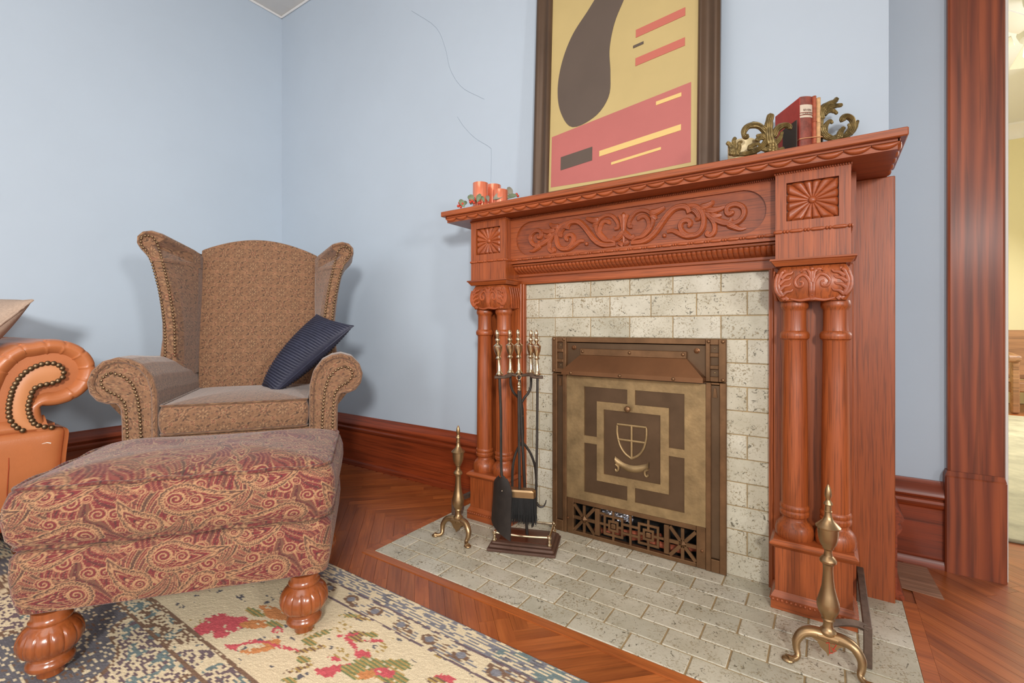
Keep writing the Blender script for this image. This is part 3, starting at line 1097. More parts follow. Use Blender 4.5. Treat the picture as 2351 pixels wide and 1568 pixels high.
    for t in np.linspace(0, 1, 15):
        z = .8835 + (.9825 - .8835) * t
        b = math.sin(PI * min(1, max(0, t * .9 + .06))) ** .75
        wx = .0735 + .0195 * b
        wy0 = 1.5585 - .0125 * b
        rows.append([(cx - wx, 1.652, z), (cx - wx, wy0 + .006, z), (cx - wx + .006, wy0, z), (cx + wx - .006, wy0, z), (cx + wx, wy0 + .006, z), (cx + wx, 1.652, z)])
    cp.grid(np.array(rows))
    cp.f.append(tuple(len(cp.v) - 6 + i for i in range(6)))
    cp.f.append((0, 1, 2, 3, 4, 5))
    cap = mp('capital', cp, M['wood_v'], 50)
    sp = MB()
    YC = 1.5465

    def cpt(path, r0, r1, nn=26, fl=(1, .75)):
        p = smooth_path([(a, b, 0) for a, b in path], nn)
        sp.tube([(q[0], YC + (.006 if abs(q[1] - .933) > .035 else 0), q[1]) for q in p], list(np.linspace(r0, r1, nn)), 8, flat=fl, up=(0, 1, 0))

    for s2 in (1, -1):
        m_ = lambda pts: [(cx + s2 * a, b) for a, b in pts]
        cpt(m_([(.002, .886), (.003, .912), (.005, .937), (.017, .955), (.031, .953), (.041, .938), (.035, .923), (.024, .924), (.022, .935), (.029, .938)]), .0058, .0035)
        cpt(m_([(.003, .945), (.006, .962), (.016, .972), (.028, .966)]), .0055, .003)
        cpt(m_([(.005, .889), (.029, .885), (.052, .890)]), .005, .0025)
        cpt(m_([(.058, .887), (.076, .908), (.082, .935), (.074, .962), (.064, .972)]), .0062, .0042)
        cpt(m_([(.066, .888), (.086, .912), (.0885, .940), (.083, .962)]), .006, .004)
        for zz, xx in ((.958, .068), (.942, .073), (.925, .073), (.908, .068)):
            cpt(m_([(xx + .006, zz - .010), (xx - .006, zz + .001), (xx - .017, zz + .003), (xx - .022, zz + .009)]), .0062, .0022, 12)
    cpt([(cx, .935), (cx, .975)], .006, .0045, 8)
    cpt([(cx, .886), (cx, .902)], .006, .0025, 8)
    # acanthus on the inner cheek
    xs = x0 - .001 if sgn > 0 else x1 + .001
    for yy in np.linspace(1.575, 1.64, 5):
        p = smooth_path([(xs, yy + .012, .889), (xs + (.006 if sgn < 0 else -.006), yy, .93), (xs + (.003 if sgn < 0 else -.003), yy - .008, .972)], 14)
        sp.tube(p, list(np.linspace(.0045, .0028, 14)), 7)
    part('carved_scrollwork', sp, M['wood_c'], man)
    # columns
    prof = [(.030, .187), (.043, .192), (.0485, .204), (.0495, .218), (.047, .232), (.040, .243), (.033, .249), (.031, .253), (.031, .259), (.036, .263), (.0382, .269), (.0382, .274), (.035, .279), (.0375, .283), (.0380, .288), (.0372, .292),
            (.034, .296), (.0343, .305), (.0342, .40), (.0335, .52), (.0318, .66), (.0303, .768), (.032, .773), (.0368, .777), (.038, .783), (.038, .789), (.0352, .795), (.0308, .799), (.0298, .81), (.0298, .855), (.0312, .861), (.0345, .865), (.0358, .872), (.0348, .880), (.0335, .8836)]
    for xc in (-.0810, .0180):
        mp('column', MB().lathe(prof, (f(xc), 1.597, 0), 36), M['wood_v'], 30)
    # pedestal
    pd = MB()
    pd.box(f(-.1265), f(.0555), 1.545, 1.66, .04, .180)
    mp('pedestal', pd, M['wood_v'])
    tm = MB()
    a, b = sorted((f(-.1265), f(.0555)))
    for (d, z), (d2, z2) in zip([(.002, .1765), (.0125, .188), (.013, .192), (.004, .2005)][:-1], [(.0125, .188), (.013, .192), (.004, .2005)]):
        tm.add([(a - d, 1.545 - d, z), (b + d, 1.545 - d, z), (b + d, 1.66, z), (a - d, 1.66, z), (a - d2, 1.545 - d2, z2), (b + d2, 1.545 - d2, z2), (b + d2, 1.66, z2), (a - d2, 1.66, z2)], [(0, 1, 5, 4), (1, 2, 6, 5), (2, 3, 7, 6), (3, 0, 4, 7)])
    d = .004
    tm.add([(a - d, 1.545 - d, .2005), (b + d, 1.545 - d, .2005), (b + d, 1.66, .2005), (a - d, 1.66, .2005)], [(0, 1, 2, 3)])
    tm.box(a - .001, b + .001, 1.544, 1.658, .176, .188)
    mp('pedestal_cap', tm, M['wood_h'], 20)
    pf = MB()
    d = .010
    pf.box(a - d, b + d, 1.545 - d, 1.66, .0035, .038)
    pf.add([(a - d, 1.545 - d, .038), (b + d, 1.545 - d, .038), (b + d, 1.66, .038), (a - d, 1.66, .038), (a - .001, 1.544, .054), (b + .001, 1.544, .054), (b + .001, 1.66, .054), (a - .001, 1.66, .054)], [(0, 1, 5, 4), (1, 2, 6, 5), (2, 3, 7, 6), (3, 0, 4, 7)])
    mp('pedestal_foot', pf, M['wood_h'], 20)
    bb = MB()
    for i in range(18):
        bb.sphere((a - d + (b - a + 2 * d) * (i + .5) / 18, 1.545 - d, .031), .0043, 10, 7)
    for s_ in (a - d, b + d):
        for i in range(10):
            bb.sphere((s_, 1.541 + i * .0112, .031), .0043, 10, 7)
    mp('ball_moulding', bb, M['wood_c'])

# frieze with a recessed stadium panel
FX0, FX1 = mir(-.124), -.124
fz = MB()
PX0, PX1, PZ0, PZ1 = -1.046, -.152, 1.093, 1.228
pr = (PZ1 - PZ0) / 2
st = []
for a in np.linspace(-PI / 2, PI / 2, 25): st.append((PX1 - pr + pr * math.cos(a), (PZ0 + PZ1) / 2 + pr * math.sin(a)))
for a in np.linspace(PI / 2, 3 * PI / 2, 25): st.append((PX0 + pr + pr * math.cos(a), (PZ0 + PZ1) / 2 + pr * math.sin(a)))
st = np.array(st)
out = []
for x, z in st:
    if x > PX1 - pr + 1e-6:
        a = math.atan2(z - 1.1605, x - (PX1 - pr))
        c, s = math.cos(a), math.sin(a)
        k = min((FX1 - (PX1 - pr)) / max(c, 1e-6), ((1.2515 if s > 0 else 1.066) - 1.1605) / s if abs(s) > 1e-6 else 1e9)
        out.append((PX1 - pr + c * k, 1.1605 + s * k))
    elif x < PX0 + pr - 1e-6:
        a = math.atan2(z - 1.1605, x - (PX0 + pr))
        c, s = math.cos(a), math.sin(a)
        k = min((FX0 - (PX0 + pr)) / min(c, -1e-6), ((1.2515 if s > 0 else 1.066) - 1.1605) / s if abs(s) > 1e-6 else 1e9)
        out.append((PX0 + pr + c * k, 1.1605 + s * k))
    else:
        out.append((x, 1.2515 if z > 1.16 else 1.066))
out = np.array(out)
G = np.stack([np.c_[out[:, 0], np.full(len(out), 1.583), out[:, 1]], np.c_[st[:, 0], np.full(len(st), 1.583), st[:, 1]],
              np.c_[st[:, 0], np.full(len(st), 1.5915), st[:, 1]]])
fz.grid(G, closed_v=True)
for cxn, czn in ((FX0, 1.2515), (FX1, 1.2515), (FX0, 1.066), (FX1, 1.066)):   # close the corner gaps
    dd = np.hypot(out[:, 0] - cxn, out[:, 1] - czn)
    i, j = np.argsort(dd)[:2]
    fz.add([(cxn, 1.583, czn), (out[i, 0], 1.583, out[i, 1]), (out[j, 0], 1.583, out[j, 1])], [(0, 1, 2)])
fz.add([(FX0, 1.583, 1.066), (FX1, 1.583, 1.066), (FX1, 1.67, 1.066), (FX0, 1.67, 1.066)], [(0, 1, 2, 3)])
mp('frieze', fz, M['wood_h'], 25)
gp = MB()
gp.add([(x, 1.5914, z) for x, z in st], [tuple(range(len(st)))])
mp('recessed_panel', gp, M['wood_cd'], 0)

# carved acanthus scroll on the panel, mirrored about its middle
CV = {
    'scroll_stem': ([(0.028, -0.057), (0.062, -0.057), (0.086, -0.05), (0.11, -0.032), (0.131, -0.005), (0.151, 0.021), (0.174, 0.041), (0.199, 0.045), (0.217, 0.038), (0.224, 0.021)], .0078, .0068),
    'volute': ([(0.207, 0.045), (0.236, 0.042), (0.257, 0.027), (0.267, 0.001), (0.265, -0.029), (0.25, -0.05), (0.224, -0.054), (0.202, -0.039), (0.194, -0.018), (0.202, -0.004), (0.217, -0.003), (0.226, -0.012), (0.222, -0.021)], .0066, .0056),
    'lower_leaf': ([(0.246, -0.054), (0.214, -0.053), (0.187, -0.04), (0.169, -0.031), (0.151, -0.032)], .007, .0035),
    'end_volute': ([(0.25, 0.035), (0.274, 0.015), (0.297, -0.008), (0.322, -0.024), (0.347, -0.029), (0.369, -0.025), (0.384, -0.005), (0.38, 0.017), (0.36, 0.029), (0.34, 0.025), (0.335, 0.011), (0.341, 0.001), (0.351, 0.005)], .0058, .0058),
    'leaf_tip': ([(0.257, 0.033), (0.274, 0.035), (0.29, 0.042), (0.295, 0.051)], .0085, .003),
    'leaf_tip.b': ([(0.274, 0.022), (0.297, 0.019), (0.315, 0.021), (0.331, 0.026)], .008, .003),
    'leaf_tip.c': ([(0.288, 0.008), (0.306, 0.0), (0.32, 0.002)], .007, .003),
    'leaf_tip.d': ([(0.297, -0.008), (0.32, -0.019), (0.342, -0.024), (0.349, -0.013)], .006, .003),
    'drop': ([(0.269, 0.015), (0.288, -0.005), (0.299, -0.026), (0.299, -0.048), (0.288, -0.060), (0.277, -0.055), (0.283, -0.046)], .0052, .0055),
    'tail_leaf': ([(0.338, -0.03), (0.356, -0.04), (0.373, -0.049), (0.39, -0.048)], .0075, .002),
    'hanging_leaf': ([(0.226, 0.036), (0.243, 0.024), (0.253, 0.002), (0.241, -0.004)], .008, .0035),
    'inner_scroll': ([(0.030, -0.049), (0.045, -0.042), (0.073, -0.037), (0.096, -0.013), (0.104, 0.012), (0.094, 0.038), (0.068, 0.051), (0.043, 0.046), (0.023, 0.022), (0.020, 0.002), (0.033, -0.001)], .0047, .0047),
    'inner_leaf': ([(0.063, -0.037), (0.089, -0.009), (0.086, 0.017), (0.073, 0.03), (0.055, 0.026), (0.057, 0.019)], .0047, .0042),
    'outer_leaf': ([(0.094, 0.038), (0.112, 0.038), (0.131, 0.045), (0.143, 0.051)], .0085, .0035),
    'outer_leaf.b': ([(0.096, 0.031), (0.109, 0.023), (0.115, 0.014)], .007, .003),
    'lower_frond': ([(0.001, -0.014), (0.013, -0.029), (0.028, -0.039), (0.04, -0.033)], .007, .0045),
    'upper_petal': ([(0.002, -0.012), (0.006, 0.024), (0.014, 0.044)], .0055, .005),
    'bud_leaf': ([(0.001, -0.063), (0.013, -0.055), (0.02, -0.052)], .006, .004)}
for nm, (pts, r0, r1) in CV.items():
    nm = nm.split('.')[0]
    for s in (1, -1):
        mb = MB()
        p = smooth_path([(a, b, 0) for a, b in pts], max(10, len(pts) * 5))
        m = len(p)
        rr = 1.5 * np.linspace(r0, r1, m) * (1 - .35 * np.linspace(1, 0, m) ** 8)
        tip = 'leaf' in nm or 'frond' in nm
        mb.tube([(-.597 + s * q[0], 1.5905, 1.1602 + q[1]) for q in p], list(rr), 10, flat=(1.28 if tip else 1.08, .95), up=(0, 1, 0))
        # a raised midrib / groove pair that reads as carving
        for o_ in ((-.42, .42) if not tip else (-.5, 0, .5)):
            t = np.gradient(p[:, :2], axis=0)
            t /= np.linalg.norm(t, axis=1, keepdims=True) + 1e-9
            nn = np.stack([-t[:, 1], t[:, 0]], 1) * (o_ * rr)[:, None]
            mb.tube([(-.597 + s * (q[0] + k[0]), 1.5905 - r * .72, 1.1602 + q[1] + k[1]) for q, k, r in zip(p, nn, rr)], list(rr * .36), 6, up=(0, 1, 0))
        mp(nm, mb, M['wood_c'], 50)
    if nm in ('volute', 'end_volute'):
        for s in (1, -1):
            mp('volute_eye', MB().sphere((-.597 + s * pts[-1][0], 1.588, 1.1602 + pts[-1][1]), .0068, 12, 8, (1, .8, 1)), M['wood_c'])
for s in (1, -1):
    mp('berry_knob', MB().sphere((-.597 + s * .142, 1.589, 1.1602 - .044), .0072, 12, 8), M['wood_c'])
mp('centre_stem', MB().tube([(-.597, 1.59, 1.10), (-.597, 1.588, 1.16), (-.597, 1.588, 1.205), (-.597, 1.59, 1.213)], [.004, .006, .008, .003], 10, up=(0, 1, 0)), M['wood_c'])

dn = MB()
nb = 168
for i in range(nb):
    dn.sphere((FX0 + (FX1 - FX0) * (i + .5) / nb, 1.5795, 1.2475), .0033, 6, 4, (.7, 1, 1.2))
mp('dentil_moulding', dn, M['wood_c'])
rl = MB()
reel(rl, FX0 + .001, FX1 - .001, 1.5795, 1.0810, 'x', .2)
mp('bead_and_reel', rl, M['wood_c'], 50)
mp('fillet', MB().box(FX0, FX1, 1.594, 1.65, 1.056, 1.0655, .003), M['wood_h'])
gd = MB()
ng = 61
for i in range(ng):
    x0 = FX0 + (FX1 - FX0) * i / ng
    w = (FX1 - FX0) / ng
    P = np.zeros((9, 8, 3))
    for a in range(9):
        th = PI * a / 8
        for b in range(8):
            t = b / 7
            prof_y = 1.606 + .040 * t - .009 * math.sin(PI * t)
            P[a, b] = (x0 + w / 2 - math.cos(th) * w * .5, prof_y - math.sin(th) * .0065 * math.sin(PI * (.12 + .8 * t)) ** .5, 1.0555 - .027 * t)
    gd.grid(P)
gd.box(FX0, FX1, 1.64, 1.66, 1.03, 1.058)
mp('gadroon_moulding', gd, M['wood_c'], 40)
mp('lintel_fillet', MB().box(FX0, FX1, 1.640, 1.66, 1.0165, 1.0285, .002), M['wood_h'])
mp('lintel', MB().box(FX0 - .01, FX1 + .01, 1.648, 1.66, .990, 1.018, .001), M['wood_h'])
fr = MB().tube([(SX0 - .006, 1.652, .0), (SX0 - .006, 1.652, .991)], .0047, 12)
mp('tile_frame', fr, M['wood_v'])
mp('tile_frame', MB().tube([(SX1 + .006, 1.652, .0), (SX1 + .006, 1.652, .991)], .0047, 12), M['wood_v'])
mp('tile_frame', MB().tube([(SX0 - .006, 1.652, .991), (SX1 + .006, 1.652, .991)], .0047, 12), M['wood_h'])
# ------------------------------------------------------------------ bronze fireplace insert
ins = thing('fireplace_insert', 'bronze fireplace insert with hinged cover, shield emblem and pierced lower grille', 'fireplace insert', (-.595, 1.66, 0))


def ip(name, mb, mat, angle=35, parent=None):
    return part(name, mb, mat, ins, angle=angle)


def ib(mb, x0, x1, z0, z1, yf, yb=1.668, b=.0015):
    return mb.box(IX0 + x0, IX0 + x1, yf, yb, z0 + .004, z1, b)


W_ = .637
fb = MB()
fb.box(IX0 + .01, IX0 + W_ - .01, 1.745, 1.75, .004, .76).box(IX0 + .01, IX0 + .02, 1.668, 1.745, .004, .76).box(IX0 + W_ - .02, IX0 + W_ - .01, 1.668, 1.745, .004, .76).box(IX0 + .02, IX0 + W_ - .02, 1.668, 1.745, .75, .76).box(IX0 + .02, IX0 + W_ - .02, 1.668, 1.745, .004, .008)
ip('firebox', fb, M['black'])
for s in (0, 1):
    X = (lambda x: x) if s == 0 else (lambda x: .641 - x)
    fr = MB()
    for a, b, c, d in ((0, .020, 0, .627), (.046, .0625, 0, .627), (.020, .046, 0, .046), (.020, .046, .616, .627)):
        x0, x1 = sorted((X(a), X(b)))
        ib(fr, x0, x1, c, d, 1.645)
    ip('side_pilaster', fr, M['bronze'])
    x0, x1 = sorted((X(.0195), X(.0465)))
    ip('pilaster_panel', ib(MB(), x0, x1, .045, .617, 1.652, b=0), M['bronze_d'])
    w = MB()
    xm = X(.034)
    w.prism([(IX0 + xm - .0025, .609), (IX0 + xm + .0025, .609), (IX0 + xm + .0065, .578), (IX0 + xm - .0065, .578)], 1.646, 1.654)
    ip('wedge_ornament', w, M['bronze'])
    # corner block with three square holes
    cb = MB()
    for a, b, c, d in ((0, .0225, .630, .770), (.0485, .0625, .630, .770), (.0225, .0485, .751, .770), (.0225, .0485, .711, .725), (.0225, .0485, .671, .684), (.0225, .0485, .630, .647)):
        x0, x1 = sorted((X(a), X(b)))
        ib(cb, x0, x1, c - .004, d, 1.642)
    ip('corner_block', cb, M['bronze'])
    x0, x1 = sorted((X(.02), X(.05)))
    ip('block_backing', ib(MB(), x0, x1, .64, .76, 1.6525, b=0), M['bronze_d'])
    for xx, zz in ((.009, .762), (.053, .762), (.009, .637)):
        ip('rivet', MB().sphere((IX0 + X(xx), 1.6415, zz), .006, 12, 8, (1, .7, 1)), M['bronze'])
    for zz in (.738, .659):
        ip('pin', MB().sphere((IX0 + X(.0355), 1.6515, zz), .0026, 8, 6), M['bronze_l'])
ip('top_band', ib(MB(), .0625, .5785, .747, .770, 1.645), M['bronze'])
ip('hood_backing', ib(MB(), .0625, .5785, .618, .748, 1.655, b=0), M['bronze_d'])
for xx in (.092, .549):
    R = Matrix.Rotation(PI / 2, 4, 'X')
    ip('screw_head', MB().lathe([(.0095, 0), (.0095, .003), (.0065, .004), (.006, .0085), (.002, .0095)], (IX0 + xx, 1.655, .730), 16, M=R), M['bronze_h'])
hd = MB()
hv = [(.124, 1.642, .703), (.517, 1.642, .703), (.579, 1.602, .643), (.064, 1.602, .643)]
hl = [(.579, 1.600, .628), (.064, 1.600, .628)]
hb = [(.124, 1.656, .703), (.517, 1.656, .703), (.579, 1.656, .640), (.064, 1.656, .640), (.579, 1.656, .628), (.064, 1.656, .628)]
vs = [(IX0 + x, y, z) for x, y, z in hv + hl + hb]
hd.add(vs, [(0, 1, 2, 3), (3, 2, 4, 5), (1, 7, 8, 2), (0, 3, 9, 6), (0, 6, 7, 1), (2, 8, 10, 4), (3, 5, 11, 9), (4, 10, 11, 5)])
ip('hood', hd, M['bronze_h'], 20)
ip('hood_strip', MB().box(IX0 + .124, IX0 + .518, 1.640, 1.655, .702, .727, .0015), M['bronze'])
for xx, zz, yy in ((.135, .7165, 1.639), (.32, .7165, 1.639), (.507, .7165, 1.639), (.104, .6355, 1.600), (.298, .6355, 1.600), (.485, .6355, 1.600)):
    ip('rivet', MB().sphere((IX0 + xx, yy, zz), .006, 12, 8, (1, .7, 1)), M['bronze'])
dp = MB()
ib(dp, .0635, .5785, .143, .622, 1.653, b=0)
ip('cover_ground', dp, M['bronze_d'])
dr = MB()
for a, b, c, d in ((.0635, .138, .144, .620), (.510, .5785, .144, .620), (.138, .510, .582, .620), (.138, .510, .144, .178), (.309, .338, .529, .582), (.309, .338, .178, .230), (.138, .190, .366, .394), (.458, .510, .364, .392),
                   (.190, .218, .230, .529), (.429, .458, .230, .529), (.218, .429, .501, .529), (.218, .429, .230, .259)):
    dr.box(IX0 + a, IX0 + b, 1.6475, 1.6535, c, d, 0)
ip('cover_plate', dr, M['bronze_l'], 25)
R = Matrix.Rotation(PI / 2, 4, 'X')
ip('knob', MB().lathe([(.006, 0), (.0055, .008), (.0095, .011), (.0115, .016), (.010, .021), (.005, .0245), (.001, .025)], (IX0 + .315, 1.648, .5135), 18, M=R), M['bronze'])
sh = MB()
sp = smooth_path([(-.054, .452), (-.0545, .425), (-.051, .400), (-.042, .372), (-.024, .348), (0, .333)], 22)
so = [(IX0 + .324 + x, z) for x, z in sp]
full = so + [(2 * (IX0 + .324) - x, z) for x, z in so[::-1]]
sh.tube([(x, 1.651, z) for x, z in full], .0045, 8, closed=True, up=(0, 1, 0))
sh.tube([(IX0 + .324, 1.651, .452), (IX0 + .324, 1.651, .334)], .0045, 8, up=(0, 1, 0))
sh.tube([(IX0 + .272, 1.651, .397), (IX0 + .376, 1.651, .397)], .0045, 8, up=(0, 1, 0))
ip('shield_emblem', sh, M['bronze_l'])
bn = MB()
c1 = smooth_path([(-.062, .332, 0), (-.045, .320, 0), (-.015, .309, 0), (.02, .311, 0), (.05, .322, 0), (.063, .331, 0)], 24)
P = np.zeros((24, 7, 3))
for i, (x, z, _) in enumerate(c1):
    for j in range(7):
        t = j / 6
        P[i, j] = (IX0 + .324 + x, 1.6525 - .007 * math.sin(PI * t) ** .7 - .002 * math.cos(i * .5), z - .026 * t)
bn.grid(P)
for s in (-1, 1):
    bn.tube(smooth_path([(IX0 + .324 + s * .060, 1.649, .304), (IX0 + .324 + s * .050, 1.649, .296), (IX0 + .324 + s * .050, 1.649, .284), (IX0 + .324 + s * .057, 1.649, .278), (IX0 + .324 + s * .061, 1.649, .286)], 16), list(np.linspace(.005, .0035, 16)), 7, up=(0, 1, 0))
ip('ribbon_emblem', bn, M['bronze_l'], 50)
# pierced grille
gr = MB()
for a, b, c, d in ((.0635, .092, 0, .143), (.548, .5785, 0, .143), (.092, .548, .122, .143), (.092, .548, 0, .018), (.181, .200, .018, .122), (.440, .458, .018, .122)):
    ib(gr, a, b, c, d, 1.648)
ip('grille_frame', gr, M['bronze'])
for cx in (.1365, .503):
    st_ = MB()
    for k in range(4):
        a = k * PI / 4
        L = .0445 / max(abs(math.cos(a)), abs(math.sin(a))) * 1.02 if k % 2 == 0 else .0445 * 1.36
        c, s = math.cos(a), math.sin(a)
        w = .0055
        pts = [(L * c - w * s, L * s + w * c), (-L * c - w * s, -L * s + w * c), (-L * c + w * s, -L * s - w * c), (L * c + w * s, L * s - w * c)]
        st_.prism([(IX0 + cx + p, .070 + q * 1.16) for p, q in pts], 1.6505, 1.656)
    r_ = .014
    st_.add([(IX0 + cx - r_, 1.651, .070), (IX0 + cx, 1.651, .070 + r_), (IX0 + cx + r_, 1.651, .070), (IX0 + cx, 1.651, .070 - r_), (IX0 + cx, 1.640, .070)], [(0, 1, 4), (1, 2, 4), (2, 3, 4), (3, 0, 4)])
    ip('star_grille', st_, M['bronze'], 20)
kg = MB()
t_ = .0085


def hb_(x0, x1, z): kg.box(IX0 + x0, IX0 + x1, 1.650, 1.657, z - t_ / 2, z + t_ / 2, .0006)
def vb_(x, z0, z1): kg.box(IX0 + x - t_ / 2, IX0 + x + t_ / 2, 1.6502, 1.6568, z0, z1, .0006)


for cx in (.254, .385):
    hb_(cx - .034, cx + .034, .104); hb_(cx - .034, cx + .034, .036)
    vb_(cx - .034, .032, .108); vb_(cx + .034, .032, .108)
    for q in (-1, 1):
        hb_(cx - .016, cx + .016, .07 + q * .016); vb_(cx + q * .016, .05, .09)
    hb_(cx - .034, cx - .016, .07); hb_(cx + .016, cx + .034, .07)
    vb_(cx, .086, .104); vb_(cx, .036, .054)
    vb_(cx, .104, .124); vb_(cx, .016, .036)
hb_(.200, .220, .07); hb_(.288, .351, .086); hb_(.288, .351, .054); hb_(.419, .44, .07); vb_(.3195, .054, .124); vb_(.3195, .016, .054)
hb_(.200, .222, .108)
ip('key_grille', kg, M['bronze'], 20)
for cx in (.254, .385):
    ip('rosette_boss', MB().box(IX0 + cx - .009, IX0 + cx + .009, 1.647, 1.656, .061, .079, .003), M['bronze'])
for xx, zz in ((.068, .062), (.5665, .064)):
    ip('screw_head', MB().lathe([(.005, 0), (.005, .003), (.002, .0045)], (IX0 + xx, 1.648, zz), 12, M=R), M['bronze_h'])
fo = MB()
P = np.zeros((22, 9, 3))
for i in range(22):
    for j in range(9):
        P[i, j] = (IX0 + .195 + i * .006, 1.675 + RNG.uniform(-.006, .006), .088 + j * .0048 + RNG.uniform(-.003, .003))
fo.grid(P)
part('foil_lining', fo, M['foil'], ins, angle=0)
lg = MB()
for k in range(5):
    x0 = IX0 + .16 + .07 * k
    lg.tube([(x0, 1.70 + RNG.uniform(-.01, .01), .02 + .012 * (k % 2)), (x0 + .12, 1.705 + RNG.uniform(-.02, .02), .03 + .016 * (k % 3))], .011, 8)
ip('charred_sticks', lg, M['bookworn'])

# ------------------------------------------------------------------ framed picture leaning on the shelf (plain stand-in design)
PW0, PW1, PH = -1.041, -.3035, 1.02
pic = thing('framed_picture', 'tall yellow and pink picture in a wide dark frame leaning on the mantel shelf', 'picture', ((PW0 + PW1) / 2, 1.709, 1.2985))
pic.rotation_euler = (math.radians(-2.6), 0, 0)
hwid = (PW1 - PW0) / 2
FWD = .074
prof = [(0, .002), (0, -.014), (.006, -.020), (.014, -.021), (.022, -.016), (.034, -.010), (.046, -.012), (.056, -.019), (.064, -.020), (.070, -.016), (FWD, -.006), (FWD, .002)]


def rail(p0, p1, inward, name='frame_rail'):
    """mitred moulding between two outer corners; coordinates (x,z) in the picture plane"""
    mb = MB()
    d = Vector((p1[0] - p0[0], p1[1] - p0[1])).normalized()
    rows = []
    for t, y in prof:
        a = (p0[0] + inward[0] * t + d.x * t, y, p0[1] + inward[1] * t + d.y * t)
        b = (p1[0] + inward[0] * t - d.x * t, y, p1[1] + inward[1] * t - d.y * t)
        rows.append([a, b])
    mb.grid(np.array(rows))
    part(name, mb, M['pframe'], pic, local=True, angle=40)


rail((-hwid, 0), (-hwid, PH), (1, 0))
rail((hwid, 0), (hwid, PH), (-1, 0))
rail((-hwid, 0), (hwid, 0), (0, 1))
rail((-hwid, PH), (hwid, PH), (0, -1))
part('frame_back', MB().box(-hwid + .003, hwid - .003, .002, .014, .003, PH - .003), M['black'], pic, local=True)
a0, a1 = -hwid + FWD - .002, hwid - FWD + .002
part('picture_ground', MB().box(a0, a1, -.0035, .002, .05, PH - FWD), M['pyellow'], pic, local=True)
part('picture_ground', MB().prism([(a0 + .012, .092), (a0 + .30, .083), (a1 - .022, .088), (a1 - .024, .375), (a0 + .012, .305)], -.0042, -.003), M['ppink'], pic, local=True)
# soft dark abstract form, bars and blocks stand in for the printed design
fm = smooth_closed([(-.19, .325), (-.245, .40), (-.262, .50), (-.245, .61), (-.20, .71), (-.13, .79), (-.06, .87), (.02, .935), (.045, .90), (.03, .80), (-.015, .70), (-.035, .60), (-.03, .50), (-.035, .41), (-.09, .345)], 80)
part('picture_shape', MB().prism([tuple(p) for p in fm], -.0049, -.0035), M['pdark'], pic, local=True, angle=0)
for x0, x1, zc, h, k in ((.08, .26, .79, .020, 'pred'), (.17, .225, .735, .012, 'pred'), (.07, .25, .63, .030, 'pred'), (.07, .25, .52, .030, 'pred'), (.06, .10, .575, .010, 'pdark'), (.15, .24, .335, .014, 'pcream'), (-.24, -.10, .19, .055, 'pdark'), (-.07, .24, .205, .022, 'pcream'), (-.02, .17, .15, .010, 'pcream')):
    z_ = lambda x: zc + .10 * (x - (x0 + x1) / 2)
    part('picture_bar', MB().prism([(x0, z_(x0) - h / 2), (x1, z_(x1) - h / 2), (x1, z_(x1) + h / 2), (x0, z_(x0) + h / 2)], -.0052, -.0036), M[k], pic, local=True, angle=0)

# ------------------------------------------------------------------ candles and leaves on the shelf
SH = 1.297


def candle(x, y, r, h, label):
    mb = MB()
    mb.lathe([(r * .97, 0), (r, .003), (r, h - .002), (r * .985, h), (r * .86, h), (r * .85, h - .012), (.004, h - .013)], (x, y, SH), 40)
    o = thing('candle', label, 'candle', (x, y, SH), 0, 'glossy copper candles on the shelf')
    part('candle_body', mb, M['copper'], o, angle=30)
    part('wick', MB().tube([(x, y, SH + h - .014), (x + .001, y, SH + h - .003)], .0012, 6), M['black'], o)


candle(-1.230, 1.585, .0335, .125, 'leftmost tall coppery candle on the left end of the mantel shelf')
candle(-1.214, 1.658, .0325, .132, 'coppery candle standing behind the other two, tallest in the photo')
candle(-1.145, 1.612, .0315, .088, 'shortest coppery candle, right of the three on the mantel shelf')
wr = thing('candle_ring', 'sprigs of grey green leaves and red berries around the copper candles', 'greenery', (-1.19, 1.60, SH))


def leaf(base, tip, width, up, mat):
    b, t, u = Vector(base), Vector(tip), Vector(up).normalized()
    d = (t - b)
    s = d.cross(u).normalized()
    u = s.cross(d).normalized()
    P = np.zeros((9, 5, 3))
    for i in range(9):
        q = i / 8
        w = width * math.sin(PI * min(1, q * .92 + .05)) ** .7
        for j in range(5):
            k = (j - 2) / 2
            P[i, j] = b + d * q + s * (w * k) + u * (.006 * math.sin(PI * q) + .004 * k * k)
    mb = MB().grid(P)
    mb.grid(P + np.array(u) * .0008, flip=True)
    part('leaf', mb, mat, wr, angle=60)


cv = Vector((.0, 0, 0))
for (u, v, u2, v2, w, d, k) in ((1086, 462, 1077, 449, .013, 1.930, 'leaf'), (1066, 476, 1056, 459, .011, 1.930, 'leaf'), (1096, 464, 1103, 446, .010, 1.930, 'leaf'), (1112, 464, 1105, 452, .007, 1.930, 'leaf'), (1133, 458, 1158, 446, .013, 1.950, 'leaf2'),
                                (1174, 452, 1167, 430, .013, 2.000, 'leaf2'), (1160, 456, 1188, 449, .010, 1.990, 'leaf'), (1170, 455, 1150, 452, .008, 1.970, 'leaf'), (1080, 470, 1092, 455, .012, 1.970, 'leaf2'), (1060, 474, 1072, 464, .010, 1.970, 'leaf'), (1122, 463, 1118, 450, .008, 1.950, 'leaf2')):
    p, q = at(u, v, d), at(u2, v2, d + .01)
    p.z = max(p.z, SH + .003)
    leaf(p, q, w, (.56, -.83, .2), M[k])
bm_ = MB()
